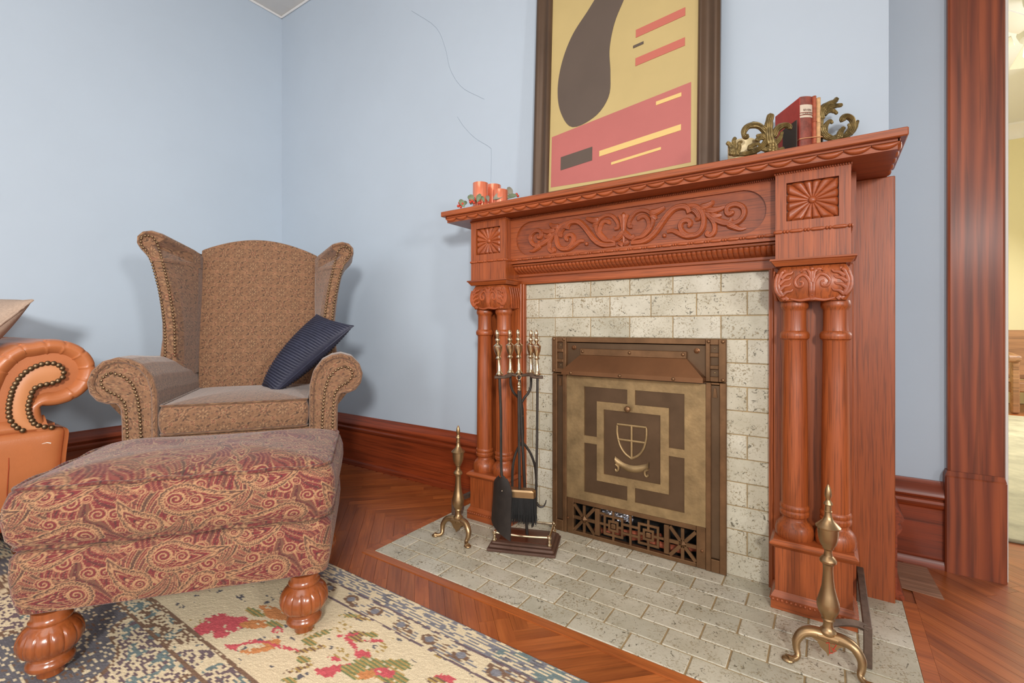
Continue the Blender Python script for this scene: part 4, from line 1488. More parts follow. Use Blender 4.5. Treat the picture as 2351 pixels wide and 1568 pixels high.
for u, v, d in ((1052, 473, 1.930), (1057, 470, 1.935), (1062, 468, 1.930), (1055, 466, 1.940), (1080, 464, 1.925), (1084, 461, 1.930), (1088, 465, 1.930), (1079, 459, 1.930), (1100, 466, 1.930), (1104, 465, 1.940), (1186, 446, 2.000), (1189, 450, 2.000), (1092, 458, 1.940), (1058, 475, 1.930)):
    p = at(u, v, d)
    p.z = max(p.z, SH + .005)
    bm_.sphere(p, .0058, 9, 6)
part('berry_cluster', bm_, M['berry'], wr)
part('stem', MB().tube(smooth_path([(-1.29, 1.56, SH + .004), (-1.22, 1.53, SH + .004), (-1.12, 1.55, SH + .004), (-1.085, 1.62, SH + .004), (-1.10, 1.68, SH + .004)], 20), .0035, 6), M['bookspine'], wr)

# ------------------------------------------------------------------ books and bookends
RDIR, BDIR = Vector((math.cos(YAW), math.sin(YAW), 0)), Vector((-math.sin(YAW), math.cos(YAW), 0))
RZ = YAW
SB = SH + .0005


def book(lat, w, dep, h, label, spine, cover, d0=1.395, worn=False):
    """lat: left edge along the row, spine towards the viewer; local x along the row, y into depth"""
    p = at(1175.5, 750, d0)
    base = Vector((p.x, p.y, SB)) + RDIR * lat
    base.z = SB
    t = thing('book', label, 'book', tuple(base), RZ, 'old books between the bookends')
    c = .003
    part('cover', MB().box(0, c, .004, dep, 0, h, .001).box(w - c, w, .004, dep, 0, h, .001), cover, t, local=True)
    P = np.zeros((9, 2, 3))
    for i in range(9):
        a = PI * i / 8
        P[i, 0] = (w / 2 - math.cos(a) * w / 2, .006 - math.sin(a) * .007, 0)
        P[i, 1] = P[i, 0] + np.array((0, 0, h))
        if worn: P[i, 1, 2] -= .006 * (i % 2)
    s = MB().grid(P)
    s.add([tuple(P[i, 1]) for i in range(9)], [tuple(range(9))])
    for z in ((.2, .235, .72, .755) if not worn else (.3, .62)):
        s.tube([tuple(P[i, 0] + np.array((0, -.0008, h * z))) for i in range(9)], .0012, 5)
    part('spine', s, spine, t, local=True, angle=45)
    part('pages', MB().box(c, w - c, .006, dep - .004, .003, h - .004), M['page'], t, local=True)
    return t


k0 = (1838 - 1175.5) / FPX * 1.395
bkA = book(k0, .0375, .135, .199, 'thick red book with a paper spine label, leaning on the dark bookend plate', M['bookspine'], M['bookred'])
bkB = book(k0 + .038, .0115, .120, .201, 'thin worn red book tied between the thick red book and the ragged one', M['bookworn'], M['bookred'], worn=True)
bkC = book(k0 + .050, .0125, .115, .196, 'ragged brown book with torn spine, rightmost of the tied three', M['page'], M['bookworn'], worn=True)
lb = MB()
P = np.zeros((7, 2, 3))
for i in range(7):
    a = PI * (.08 + .84 * i / 6)
    P[i, 0] = (.01875 - math.cos(a) * .0191, .0055 - math.sin(a) * .0076, .136)
    P[i, 1] = P[i, 0] + np.array((0, 0, .038))
lb.grid(P)
lbo = part('spine_label', lb, M['paper'], bkA, local=True, angle=60)


def text(body, size, mat, parent, loc, rot, name='lettering', extrude=.0002):
    cu = bpy.data.curves.new(name, 'FONT')
    cu.body, cu.size, cu.align_x, cu.align_y, cu.extrude = body, size, 'CENTER', 'CENTER', extrude
    o = bpy.data.objects.new(name + '_src', cu)
    COL.objects.link(o)
    dg = bpy.context.evaluated_depsgraph_get()
    me = bpy.data.meshes.new_from_object(o.evaluated_get(dg))
    bpy.data.objects.remove(o)
    bpy.data.curves.remove(cu)
    me.name = name
    me.materials.clear()
    r = link(name, me, mat, parent, loc)
    r.rotation_euler = rot
    return r


text('SEVEN', .0085, M['ink'], bkA, (.0185, -.0026, .157), (PI / 2, 0, 0))
text('GABLES', .0080, M['ink'], bkA, (.0185, -.0026, .146), (PI / 2, 0, 0))
# twine round the books
p = at(1175.5, 750, 1.395)
tw = thing('twine', 'thin twine tied once around the three old books', 'twine', tuple(Vector((p.x, p.y, SB)) + RDIR * k0), RZ)
tm_ = MB()
tm_.tube([(-.0018, .05, .071), (-.0018, .001, .072), (.010, -.004, .073), (.028, -.004, .075), (.040, -.0035, .0765), (.055, -.004, .0775), (.0650, .0, .079), (.0655, .05, .08)], .0013, 6)
part('loop', tm_, M['twine'], tw, local=True)
part('loose_end', MB().tube(smooth_path([(.056, -.004, .078), (.052, -.007, .060), (.056, -.008, .045), (.053, -.007, .034)], 14), .0009, 5), M['twine'], tw, local=True)


def acanthus(parent, pts, r0, r1, d, nm='scroll_leaf', ridges=True, fl=(1, .6)):
    """gilt leaf scroll: photo-plane path at camera depth d"""
    P = [at(u, v, d) for u, v in pts]
    q = smooth_path([tuple(x) for x in P], max(14, 6 * len(pts)))
    m = len(q)
    rr = 1.22 * (r0 + (r1 - r0) * np.linspace(0, 1, m)) + .12 * r0 * np.abs(np.sin(np.linspace(0, PI * 4, m)))
    rr[0] *= .6
    rr[-1] *= .7
    mb = MB()
    mb.tube(q, list(rr), 10, flat=fl, up=tuple(-BDIR))
    if ridges:
        t = np.gradient(q, axis=0)
        for o_ in (-.5, .0, .5):
            side = np.array([Vector(a).cross(BDIR).normalized() if Vector(a).length > 0 else Vector((1, 0, 0)) for a in t])
            mb.tube(q + side * (o_ * rr)[:, None] * fl[0] - np.array(BDIR) * (rr * fl[1] * .75)[:, None], list(rr * .3), 6)
    o = parent
    part(nm, mb, M['bend'], o, angle=60)


def bookend(name, label, base, paths, d, plate):
    t = thing(name, label, 'bookend', base, 0, 'gilt leaf scroll bookends')
    for pts, r0, r1 in paths: acanthus(t, pts, r0, r1, d)
    mb = MB()
    mb.add([tuple(at(u, v, dd)) for dd in (plate[2], plate[3]) for u, v in ()], []) if False else None
    return t


LD = 1.385
lbk = bookend('bookend', 'left gilt leaf scroll bookend with a tall middle bud and dark plate', tuple(at(1760, 352, LD)),
              [([(1681, 357), (1680, 345), (1676, 333), (1668, 327)], .0085, .004), ([(1684, 355), (1686, 335), (1685, 322), (1689, 316)], .0065, .0035), ([(1690, 356), (1697, 340), (1697, 328), (1704, 325)], .006, .003),
               ([(1680, 355), (1700, 354), (1725, 350), (1748, 338), (1760, 322)], .0047, .007), ([(1722, 345), (1722, 338), (1731, 332), (1745, 330)], .007, .003), ([(1738, 325), (1742, 318), (1755, 318), (1762, 330)], .006, .004),
               ([(1765, 318), (1755, 300), (1738, 288), (1718, 290), (1708, 302), (1710, 314), (1718, 312)], .0085, .0055), ([(1745, 292), (1732, 284), (1719, 286)], .007, .003), ([(1768, 325), (1752, 312), (1736, 312)], .008, .003),
               ([(1768, 335), (1764, 310), (1765, 285), (1770, 262)], .0125, .0072), ([(1775, 315), (1783, 298), (1798, 288), (1812, 290), (1812, 297)], .0085, .005), ([(1778, 330), (1790, 318), (1796, 302)], .008, .003),
               ([(1770, 352), (1772, 338), (1768, 322)], .016, .010), ([(1762, 345), (1745, 338), (1760, 325)], .006, .004), ([(1760, 352), (1780, 348), (1800, 340)], .006, .004)], LD, None)
mb = MB()
ph = .123
pb = at(1797, 345, 1.455)
base = Vector((pb.x, pb.y, SB))
v0 = at(1828, 340, 1.392)
e_ = Vector((v0.x, v0.y, SB))
nr_ = RDIR * .003
mb.add([tuple(base), tuple(e_), tuple(e_ + nr_), tuple(base + nr_), tuple(base + Vector((0, 0, ph))), tuple(e_ + Vector((0, 0, ph + .004))), tuple(e_ + nr_ + Vector((0, 0, ph + .004))), tuple(base + nr_ + Vector((0, 0, ph)))],
       [(0, 1, 2, 3), (4, 5, 6, 7), (0, 1, 5, 4), (1, 2, 6, 5), (2, 3, 7, 6), (3, 0, 4, 7)])
part('plate', mb, M['bendp'], lbk, angle=0)
mb = MB()
f0, f1 = at(1684, 357, LD), at(1826, 335, LD)
q = [Vector((f0.x, f0.y, SB)), Vector((f1.x, f1.y, SB))]
mb.add([tuple(q[0] - BDIR * .012), tuple(q[1] - BDIR * .012), tuple(q[1] + BDIR * .045), tuple(q[0] + BDIR * .03)] + [tuple(x + Vector((0, 0, .004))) for x in (q[0] - BDIR * .012, q[1] - BDIR * .012, q[1] + BDIR * .045, q[0] + BDIR * .03)],
       [(0, 1, 2, 3), (4, 5, 6, 7), (0, 1, 5, 4), (1, 2, 6, 5), (2, 3, 7, 6), (3, 0, 4, 7)])
part('foot_plate', mb, M['bend'], lbk, angle=0)
RD = 1.402
rbk = bookend('bookend', 'right gilt leaf scroll bookend with open curling leaves beside the ragged book', tuple(at(1925, 325, RD)),
              [([(1886, 275), (1884, 258), (1892, 245), (1905, 238), (1917, 232), (1922, 225)], .0085, .0045), ([(1890, 255), (1902, 246), (1918, 243), (1934, 241)], .0085, .004), ([(1890, 262), (1902, 254), (1915, 256), (1922, 262)], .008, .003),
               ([(1886, 290), (1890, 305), (1903, 316), (1920, 320)], .0085, .007), ([(1893, 308), (1896, 288), (1906, 278), (1911, 284)], .007, .003), ([(1888, 306), (1896, 316), (1912, 319)], .007, .004),
               ([(1918, 318), (1935, 316), (1950, 306), (1958, 290), (1955, 274), (1942, 267), (1934, 273), (1936, 279)], .0078, .0065), ([(1950, 308), (1962, 296), (1970, 276)], .007, .003), ([(1942, 310), (1950, 296), (1948, 284)], .006, .003),
               ([(1925, 317), (1930, 303), (1938, 292)], .009, .004), ([(1912, 320), (1925, 314), (1940, 318)], .008, .005), ([(1886, 300), (1884, 285), (1886, 262)], .006, .006)], RD, None)
f0, f1 = at(1888, 330, RD), at(1938, 318, RD)
mb = MB()
q = [Vector((f0.x, f0.y, SB)), Vector((f1.x, f1.y, SB))]
mb.add([tuple(q[0] - BDIR * .008), tuple(q[1] - BDIR * .008), tuple(q[1] + BDIR * .04), tuple(q[0] + BDIR * .05)] + [tuple(x + Vector((0, 0, .005))) for x in (q[0] - BDIR * .008, q[1] - BDIR * .008, q[1] + BDIR * .04, q[0] + BDIR * .05)],
       [(0, 1, 2, 3), (4, 5, 6, 7), (0, 1, 5, 4), (1, 2, 6, 5), (2, 3, 7, 6), (3, 0, 4, 7)])
part('foot_plate', mb, M['bend'], rbk, angle=0)
mb = MB()
b0 = at(1887.5, 330, 1.405)
b0 = Vector((b0.x, b0.y, SB))
b1 = b0 + BDIR * .09
mb.add([tuple(b0), tuple(b1), tuple(b1 + RDIR * .003), tuple(b0 + RDIR * .003)] + [tuple(x + Vector((0, 0, .13))) for x in (b0, b1, b1 + RDIR * .003, b0 + RDIR * .003)], [(0, 1, 2, 3), (4, 5, 6, 7), (0, 1, 5, 4), (1, 2, 6, 5), (2, 3, 7, 6), (3, 0, 4, 7)])
part('plate', mb, M['bendp'], rbk, angle=0)
pc = at(1704, 345, 1.46)
solo('pillar_candle', MB().lathe([(.040, 0), (.041, .002), (.041, .083), (.038, .087), (.012, .084), (.004, .082)], (pc.x, pc.y, SH), 36), M['wax'], 'cream pillar candle standing behind the left gilt bookend', 'candle', base=(pc.x, pc.y, SH))
# ------------------------------------------------------------------ fireplace tool stand and the tools hanging on it
base_c = Vector((-.9315, 1.468, .0035))
bz = math.radians(21)
stand = thing('fireplace_tool_stand', 'dark stepped fireplace tool stand base with brass gallery rail and forked holder plate', 'tool stand', tuple(base_c), bz)
bx = MB()
for hx, hy, z0, z1, b in ((.124, .084, 0, .010, .002), (.119, .079, .010, .022, .005), (.109, .069, .022, .030, .003)):
    bx.box(-hx, hx, -hy, hy, z0, z1, b)
part('base', bx, M['pwood'], stand, local=True, angle=25)
part('base_tray', MB().box(-.088, .088, -.048, .048, .029, .0312, .001), M['bun_d'], stand, local=True)
for sx in (-1, 1):
    for sy in (-1, 1):
        part('baluster', MB().lathe([(.006, .030), (.0078, .033), (.0078, .037), (.004, .041), (.0047, .046), (.0047, .050), (.0038, .053), (.0075, .057), (.0082, .062), (.0065, .067), (.002, .069)], (sx * .100, sy * .060, 0), 14), M['pbrass'], stand, local=True)
for s in (-1, 1):
    part('gallery_rail', MB().tube([(-.100, s * .060, .061), (0, s * .060 + (-.008 if s < 0 else 0), .061), (.100, s * .060, .061)] if s > 0 else smooth_path([(-.100, -.060, .061), (0, -.067, .061), (.100, -.060, .061)], 12), .0040, 8), M['pbrass'], stand, local=True)
    part('gallery_rail', MB().tube([(s * .100, -.060, .061), (s * .100, .060, .061)], .0040, 8), M['pbrass'], stand, local=True)
inv = Matrix.Rotation(-bz, 4, 'Z') @ Matrix.Translation(-base_c)


def L_(p): return tuple(inv @ Vector(p))


pt, pb = at(1192, 862, 1.715), at(1210.5, 1226, 1.735)
pb.z = .032
part('post', MB().tube([L_(pb), L_(pt)], .0056, 10), M['iron'], stand, local=True)
hp = MB()
hz = pt.z
for pts, w in (([at(1136, 866, 1.655), at(1160, 862, 1.665), at(1172, 858, 1.74), at(1192, 859, 1.72), at(1219, 858, 1.74), at(1226, 863, 1.665), at(1246, 865, 1.655)], .013),):
    q = smooth_path([(p.x, p.y, hz) for p in pts], 40)
    hp.tube([L_(x) for x in q], w, 10, flat=(1, .42), up=(0, 0, 1))
part('holder_plate', hp, M['rust'], stand, local=True)
HPROF = [(.0125, 0), (.013, .004), (.009, .010), (.0068, .018), (.0047, .055), (.0047, .062), (.0085, .064), (.0105, .069), (.0075, .074), (.0065, .077), (.0095, .086), (.0130, .097), (.0150, .111), (.0155, .1165), (.0155, .1195), (.0148, .1205), (.0090, .1265), (.0055, .130),
         (.0055, .134), (.0082, .139), (.0088, .143), (.0075, .148), (.0045, .151), (.0052, .156), (.0068, .166), (.0066, .174), (.0045, .182), (.0012, .185)]


def handle(top_uv, bot_uv, d, parent=None, local=None, name='handle'):
    a, b = at(*bot_uv, d), at(*top_uv, d)
    ax = (b - a)
    Lh = ax.length / .185
    q = Vector((0, 0, 1)).rotation_difference(ax.normalized()).to_matrix().to_4x4()
    mb = MB()
    mb.lathe([(r * Lh * 1.14, z * Lh) for r, z in HPROF], (0, 0, 0), 20, M=q)
    if local:
        mb.v = [L_(Vector(v) + a) for v in mb.v]
        return part(name, mb, M['pbrass'], parent, local=True)
    mb.v = [tuple(Vector(v) + a) for v in mb.v]
    return part(name, mb, M['pbrass'], parent)


handle((1189, 756), (1192, 858), 1.715, stand, True, 'finial')

hs = thing('fireplace_shovel', 'black fireplace shovel with rounded scoop, leftmost tool on the stand', 'shovel', tuple(at(1147, 1210, 1.645)))
handle((1141, 757), (1147, 861), 1.655, hs)
part('shaft', MB().tube(smooth_path([tuple(at(u, v, d)) for u, v, d in ((1147, 861, 1.655), (1150, 960, 1.655), (1151, 1080, 1.655), (1157, 1097, 1.65), (1162, 1112, 1.645), (1163, 1124, 1.645))], 30), .0049, 8), M['iron'], hs)
# scoop: a shallow dished blade seen almost edge-on
P = np.zeros((15, 9, 3))
A_, B_ = at(1147, 1096, 1.648), at(1141, 1208, 1.60)
for i in range(15):
    t = i / 14
    c = A_.lerp(B_, t)
    w = .058 * (min(1, (t + .04) / .22) ** .5) * (1 if t < .62 else 1 + .12 * (t - .62))
    for j in range(9):
        k = (j - 4) / 4
        side = (RDIR * .56 - BDIR * .83).normalized()
        up_ = (RDIR * .90 + BDIR * .42)
        tilt = .030 * max(0, (t - .75) / .25) * (k + 1)
        P[i, j] = c + side * (w * k) + up_ * (.013 * k * k) + Vector((0, 0, -.016 * t * (k + 1)))
sb = MB().grid(P)
sb.grid(P + np.array(RDIR) * .0018 + np.array(BDIR) * .0012, flip=True)
part('scoop', sb, M['iron'], hs, angle=60)
part('socket', MB().tube([tuple(at(1163, 1112, 1.645)), tuple(at(1164, 1140, 1.64))], [.007, .009], 10), M['brass'], hs)
part('rivet', MB().sphere(at(1153, 1127, 1.615), .0025, 8, 6), M['pbrass'], hs)

hk = thing('fireplace_poker', 'black fireplace poker with side hook, rightmost tool on the stand', 'poker', tuple(at(1222, 1210, 1.655)))
handle((1231, 757), (1234, 861), 1.655, hk)
part('shaft', MB().tube(smooth_path([tuple(at(u, v, 1.655)) for u, v in ((1234, 861), (1233, 1000), (1231, 1120), (1230, 1170), (1228, 1188), (1223, 1205), (1221, 1211))], 40), [.0047] * 34 + list(np.linspace(.0047, .0016, 6)), 8), M['iron'], hk)
part('hook', MB().tube(smooth_path([tuple(at(u, v, 1.655)) for u, v in ((1232, 1155), (1239, 1163), (1247, 1163), (1252, 1156), (1254, 1148))], 16), list(np.linspace(.0052, .0014, 16)), 8), M['iron'], hk)

ht = thing('fireplace_tongs', 'black scissor fireplace tongs with two brass handles hanging behind the brush', 'tongs', tuple(at(1200, 1135, 1.765)))
handle((1170, 757), (1172, 857), 1.755, ht)
handle((1219, 757), (1219, 857), 1.755, ht)
for path in (((1172, 857), (1173, 885), (1180, 902), (1192, 915), (1199, 935), (1201, 990), (1201, 1015), (1208, 1025), (1220, 1045), (1229, 1075), (1232, 1118)),
             ((1219, 857), (1219, 885), (1213, 902), (1203, 915), (1196, 935), (1199, 990), (1200, 1012), (1190, 1028), (1182, 1048), (1177, 1075), (1176, 1118))):
    part('arm', MB().tube(smooth_path([tuple(at(u, v, 1.75)) for u, v in path], 50), .0047, 8), M['iron'], ht)
part('rivet', MB().sphere(at(1198, 955, 1.742), .006, 10, 8), M['rust'], ht)

hb = thing('fireplace_brush', 'black bristled hearth brush with brass ferrule hanging by a ring at the front', 'brush', tuple(at(1193, 1190, 1.625)))
part('shaft', MB().tube([tuple(at(1191, 897, 1.63)), tuple(at(1193, 1123, 1.625))], .0052, 10), M['iron'], hb)
c = at(1191, 866, 1.635)
part('ring', MB().tube([tuple(c + RDIR * (.0085 * math.cos(a)) + Vector((0, 0, .0095 * math.sin(a)))) for a in np.linspace(0, 2 * PI, 20, endpoint=False)], .0013, 6, closed=True), M['pbrass'], hb)
a0 = at(1192, 897, 1.63)
part('collar', MB().lathe([(.005, 0), (.0065, .003), (.0050, .007), (.0070, .012), (.0052, .017), (.0066, .022), (.004, .028), (.002, .032)], tuple(a0), 14), M['pbrass'], hb)
bc, bl_ = at(1195, 1122, 1.625), .0525
dirx = (RDIR * .92 + BDIR * -.18).normalized()
diry = Vector((-dirx.y, dirx.x, 0))


def slab(mb, hw, hd, z0, z1, c, r=.4, n=28, taper=1.0):
    rows = []
    for z, k in ((z0, 1), (z1, taper)):
        rr = rounded_rect(-hw * k, hw * k, -hd * k, hd * k, hd * r, n)
        rows.append([tuple(c + dirx * x + diry * y + Vector((0, 0, z))) for x, y in rr])
    n0 = len(mb.v)
    mb.grid(np.array(rows), closed_v=True)
    mb.f.append(tuple(n0 + i for i in range(n)))
    mb.f.append(tuple(n0 + n + i for i in range(n)))


fe = MB()
slab(fe, .0525, .017, -.026, -.006, bc)
slab(fe, .0525, .017, -.006, .0, bc, taper=.9)
part('ferrule', fe, M['brass'], hb, angle=30)
br = MB()
for i in range(420):
    x, y = RNG.uniform(-.049, .049), RNG.uniform(-.0135, .0135)
    p = bc + dirx * x + diry * y + Vector((0, 0, -.024))
    l = RNG.uniform(.078, .098)
    e = p + Vector((0, 0, -l)) + dirx * (x * .16 + RNG.uniform(-.004, .004)) + diry * (y * .5)
    br.tube([tuple(p), tuple(p.lerp(e, .5)), tuple(e)], [.0012, .0012, .0006], 4, cap=False)
slab(br, .047, .0125, -.085, -.024, bc)
bo = part('bristles', br, M['bristle'], hb)
bo['kind'] = 'stuff'

# ------------------------------------------------------------------ andirons
APROF = [(.0205, 0), (.0225, .003), (.0225, .008), (.017, .012), (.0135, .018), (.0125, .027), (.0145, .034), (.018, .037), (.0165, .041), (.020, .047), (.0265, .058), (.0295, .070), (.0285, .080), (.0225, .098), (.0168, .118), (.0140, .140), (.0130, .158), (.0138, .170), (.0158, .174), (.0215, .178),
         (.0222, .183), (.0190, .188), (.012, .194), (.0098, .202), (.0105, .208), (.0145, .212), (.0148, .215), (.0215, .224), (.0252, .236), (.0268, .249), (.0272, .262), (.0320, .264), (.0325, .267), (.025, .273), (.0145, .282), (.0100, .291), (.0090, .302), (.0105, .3035), (.0088, .305), (.0080, .318),
         (.0120, .321), (.0108, .325), (.0068, .330), (.0060, .334), (.0086, .340), (.0094, .346), (.0080, .356), (.0045, .365), (.001, .370)]


def andiron(px, py, side, label, marks=False):
    o = thing('andiron', label, 'andiron', (px, py, .0035), 0, 'pair of brass andirons on the tile hearth')
    zb = .073
    part('brass_post', MB().lathe([(r * .80, z * .965 + zb) for r, z in APROF], (0, 0, 0), 32), M['brass'], o, local=True, angle=30)
    for s in (-1, 1):
        pth = smooth_path([(s * .004, 0, .066), (s * .028, -.004, .070), (s * .050, -.010, .064), (s * .0635, -.015, .044), (s * .064, -.018, .026), (s * .061, -.024, .012), (s * .068, -.033, .006), (s * .082, -.042, .0065)], 32)
        rr = np.interp(np.linspace(0, 1, 32), [0, .3, .5, .75, .9, 1], [.016, .0118, .0098, .0075, .0075, .011])
        mb = MB().tube(pth, list(rr), 12, flat=(.9, 1), up=(0, -1, 0))
        part('leg', mb, M['brass'], o, local=True, angle=60)
        part('foot_pad', MB().sphere((s * .080, -.041, .0047), .0145, 14, 8, (1, .85, .42)), M['brass'], o, local=True)
    ap = MB()
    pts = [(-.030, .072), (.030, .072), (.034, .060), (.022, .054), (.015, .042), (.004, .034), (0, .026), (-.004, .034), (-.015, .042), (-.022, .054), (-.034, .060)]
    ap.prism(pts, -.012, .010)
    ap.box(-.024, .024, -.018, .018, .064, .075, .004)
    part('apron', ap, M['brass'], o, local=True, angle=30)
    # wrought iron shank: curls sideways behind the post, then runs back into the hearth
    R_ = .0095
    sx, yb = (.078, .042) if side > 0 else (-.100, .092)
    sh = smooth_path([(0, .012, .088), (sx * .3, yb * .62, .094), (sx * .7, yb * .98, .0945), (sx, yb, .090)], 16)
    part('shank_curl', MB().tube(sh, R_, 4, flat=(1, 1), up=(0, 0, 1)), M['rust'], o, local=True, angle=20)
    part('log_bar', MB().box(sx - .0085, sx + .0085, yb - .008, .372, .080, .098, .0015), M['rust'], o, local=True)
    part('front_stay', MB().box(sx - .0085, sx + .0085, yb - .008, yb + .006, .0, .082, .0015), M['rust'], o, local=True)
    part('rear_leg', MB().box(sx - .0085, sx + .0085, .358, .372, .0, .082, .0015), M['rust'], o, local=True)
    if marks:
        mk = MB()
        for st in ([(.002, .060), (.003, .034)], [(.003, .060), (-.004, .056)], [(.009, .058), (.013, .062), (.016, .058), (.012, .050), (.010, .046)], [(.010, .046), (.016, .044)], [(.002, .034), (.010, .038)], [(.006, .050), (.012, .040)]):
            mk.tube([(x, -.0128, z) for x, z in st], .0009, 5, up=(0, -1, 0))
        part('crayon_mark', mk, M['redink'], o, local=True)
        for q in o.children:
            if q.name.startswith('crayon_mark'): q['label'] = 'red hand-drawn numerals on the brass apron'
    return o


andiron(-1.173, 1.372, -1, 'brass andiron left of the tool stand, with a tall urn finial')
andiron(.0005, 1.352, 1, 'brass andiron before the right pair of columns, marked in red on its apron', True)
# ------------------------------------------------------------------ ottoman
OA = math.radians(51)
ott = thing('ottoman', 'paisley upholstered ottoman with fluted wooden bun feet on the rug', 'ottoman', (-1.347, .533, 0), OA)
OZ = .0105                     # it stands on the rug
BPROF = [(.033, .0), (.0345, .016), (.037, .018), (.0555, .0225), (.0595, .028), (.0585, .035), (.0515, .040), (.0485, .044), (.049, .048), (.060, .053), (.0725, .062), (.0795, .073), (.0815, .083), (.0795, .094), (.0730, .105), (.0625, .114), (.0530, .1185), (.0500, .1215), (.0525, .1245), (.0530, .1285), (.0490, .132), (.0465, .138), (.047, .150)]


def flute(th, z):
    k = max(0.0, min(1.0, (z - .055) / .008)) * max(0.0, min(1.0, (.113 - z) / .008))
    d = (th * 14 / (2 * PI)) % 1.0
    return 1 - k * .055 * np.exp(-((d - .5) / .085) ** 2)


bmsh = None
for x in (-.2705, .2705):
    for y_ in (-.030, .300):
        mb = MB().lathe([(r * .735, z) for r, z in BPROF], (0, 0, 0), 112, rfun=flute)
        if bmsh is None: bmsh = mb.mesh('bun_foot', angle=40)
        link('bun_foot', bmsh, M['bun'], ott, (x, y_, OZ))

OX, OY0, OY1 = .337, -.068, .372
NP = 1300


def band(levels, name, wave=0.0, v0=0.):
    """stack of rounded rectangles: levels = [(inset, z)]"""
    mb = MB()
    rings = []
    for ins_, z in levels:
        r = rounded_rect(-OX + ins_, OX - ins_, OY0 + ins_, OY1 - ins_, max(.012, .034 - ins_ * .4), NP)
        # bellied faces
        rr = np.c_[r, np.full(len(r), z)]
        rings.append(rr)
    R = np.array(rings)
    if wave:
        lo = R[0]
        fx = np.clip(np.abs(R[:, :, 0]) / OX, 0, 1)
        k = np.linspace(1, 0, len(R))[:, None] ** 2
        R[:, :, 2] += k * wave * (1 - fx ** 2) * 1.0
    du = .0019
    L = np.linalg.norm(np.diff(np.vstack([R[0], R[0][:1]]), axis=0), axis=1).sum()
    nu = int(L / du)
    R = np.array([resample(r, nu, True) for r in R])
    step = np.linalg.norm(np.diff(R, axis=0), axis=2).mean(1)
    t = np.concatenate([[0], np.cumsum(step)])
    ts = np.unique(np.concatenate([np.linspace(0, t[-1], max(3, int(t[-1] / .0018))), t]))
    idx = np.clip(np.searchsorted(t, ts, side='right') - 1, 0, len(t) - 2)
    w = ((ts - t[idx]) / (t[idx + 1] - t[idx]))[:, None, None]
    G = R[idx] * (1 - w) + R[idx + 1] * w
    U = np.linspace(0, L, nu, endpoint=False)
    return mb, G, PAISLEY(np.broadcast_to(U[None] + .11, G.shape[:2]), np.broadcast_to((ts + v0)[:, None], G.shape[:2]))


mb, G, C_ = band([(.045, .162), (.020, .158), (.008, .165), (.001, .20), (-.004, .25), (-.002, .288), (.008, .301), (.020, .306), (.05, .307)], 'base', v0=.02)
mb.grid(G, closed_v=True, cols=C_)
part('ottoman_base', mb, M['paisley'], ott, local=True, angle=60)
mb, G, C_ = band([(.05, .3055), (.016, .3065), (.006, .312), (-.008, .335), (-.013, .370), (-.012, .405), (-.003, .436), (.006, .4445)], 'cushion', v0=.02)
mb.grid(G, closed_v=True, cols=C_)
# crowned top: concentric rings shrinking to the middle
rim = G[-1]
k = 150
cxy = np.array([0, (OY0 + OY1) / 2, 0])
rim_s = resample(rim, 620, True)
T = np.zeros((k, 620, 3))
for i in range(k):
    q = i / (k - 1) * .998
    T[i] = rim_s * (1 - q) + cxy * q
    edge = 1 - (1 - q) ** 2
    T[i, :, 2] = rim_s[:, 2] + .046 * edge ** .62 * 1.0
T[:, :, 2] -= .010 * np.exp(-((T[:, :, 0] + .02) ** 2 / .03 + (T[:, :, 1] - .17) ** 2 / .02))
mb.grid(T, closed_v=True, cols=PAISLEY(T[:, :, 0] * 1.0 + .07, T[:, :, 1] + .03))
part('ottoman_cushion', mb, M['paisley'], ott, local=True, angle=60)
wt = MB()
wl = rounded_rect(-OX + .004, OX - .004, OY0 + .004, OY1 - .004, .034, 520)
P = np.zeros((520, 7, 3))
rr_ = .0042 + .0012 * np.abs(np.sin(np.arange(520) * 2.1))
wc = np.zeros((520, 7, 3))
for lv, nmw in ((.4465, 'piping'), (.3135, 'piping')):
    mbw = MB()
    ps = [(x, y, lv + .002 * math.sin(i * .21)) for i, (x, y) in enumerate(wl)]
    mbw.tube(ps, list(rr_), 7, closed=True, up=(0, 0, 1))
    n_ = len(mbw.v)
    cc = PAISLEY(np.repeat(np.arange(520) * .0042, 7), np.tile(np.arange(7) * .004, 520)) * .8
    mbw.c = [tuple(map(float, q)) for q in cc]
    part(nmw, mbw, M['paisley'], ott, local=True, angle=60)

# ------------------------------------------------------------------ wing chair
CA = math.radians(54.5)
ch = thing('wing_chair', 'tall brown patterned wing chair with rolled arms in the corner', 'armchair', (-1.838, .882, 0), CA)


def fabric(name, mb, angle=50):
    return part(name, mb, M['damask'], ch, local=True, angle=angle)


def capped(mb, ring, fn, toward, n=10, bulge=(0, 0, 0), u_axis=(1, 0, 0), v_axis=(0, 0, 1)):
    """close a loop with shrinking rings, coloured by projection"""
    R = np.asarray(ring)
    c = np.asarray(toward, float)
    T = np.zeros((n, len(R), 3))
    for i in range(n):
        q = i / (n - 1) * .995
        T[i] = R * (1 - q) + c * q + np.array(bulge) * (1 - (1 - q) ** 2)
    mb.grid(T, closed_v=True, cols=fn(T @ np.array(u_axis), T @ np.array(v_axis)))


def skeleton_cap(mb, poly, y0, steps, fn, sgn):
    """cap following the outline inwards: rows = [(inset, dy)]"""
    rows = []
    cur = np.asarray(poly, float)
    out = []
    for ins_, dy in steps:
        p = offset_poly(cur, ins_) if ins_ else cur
        out.append(np.c_[p[:, 0], np.full(len(p), y0 + dy), p[:, 1]])
    return out


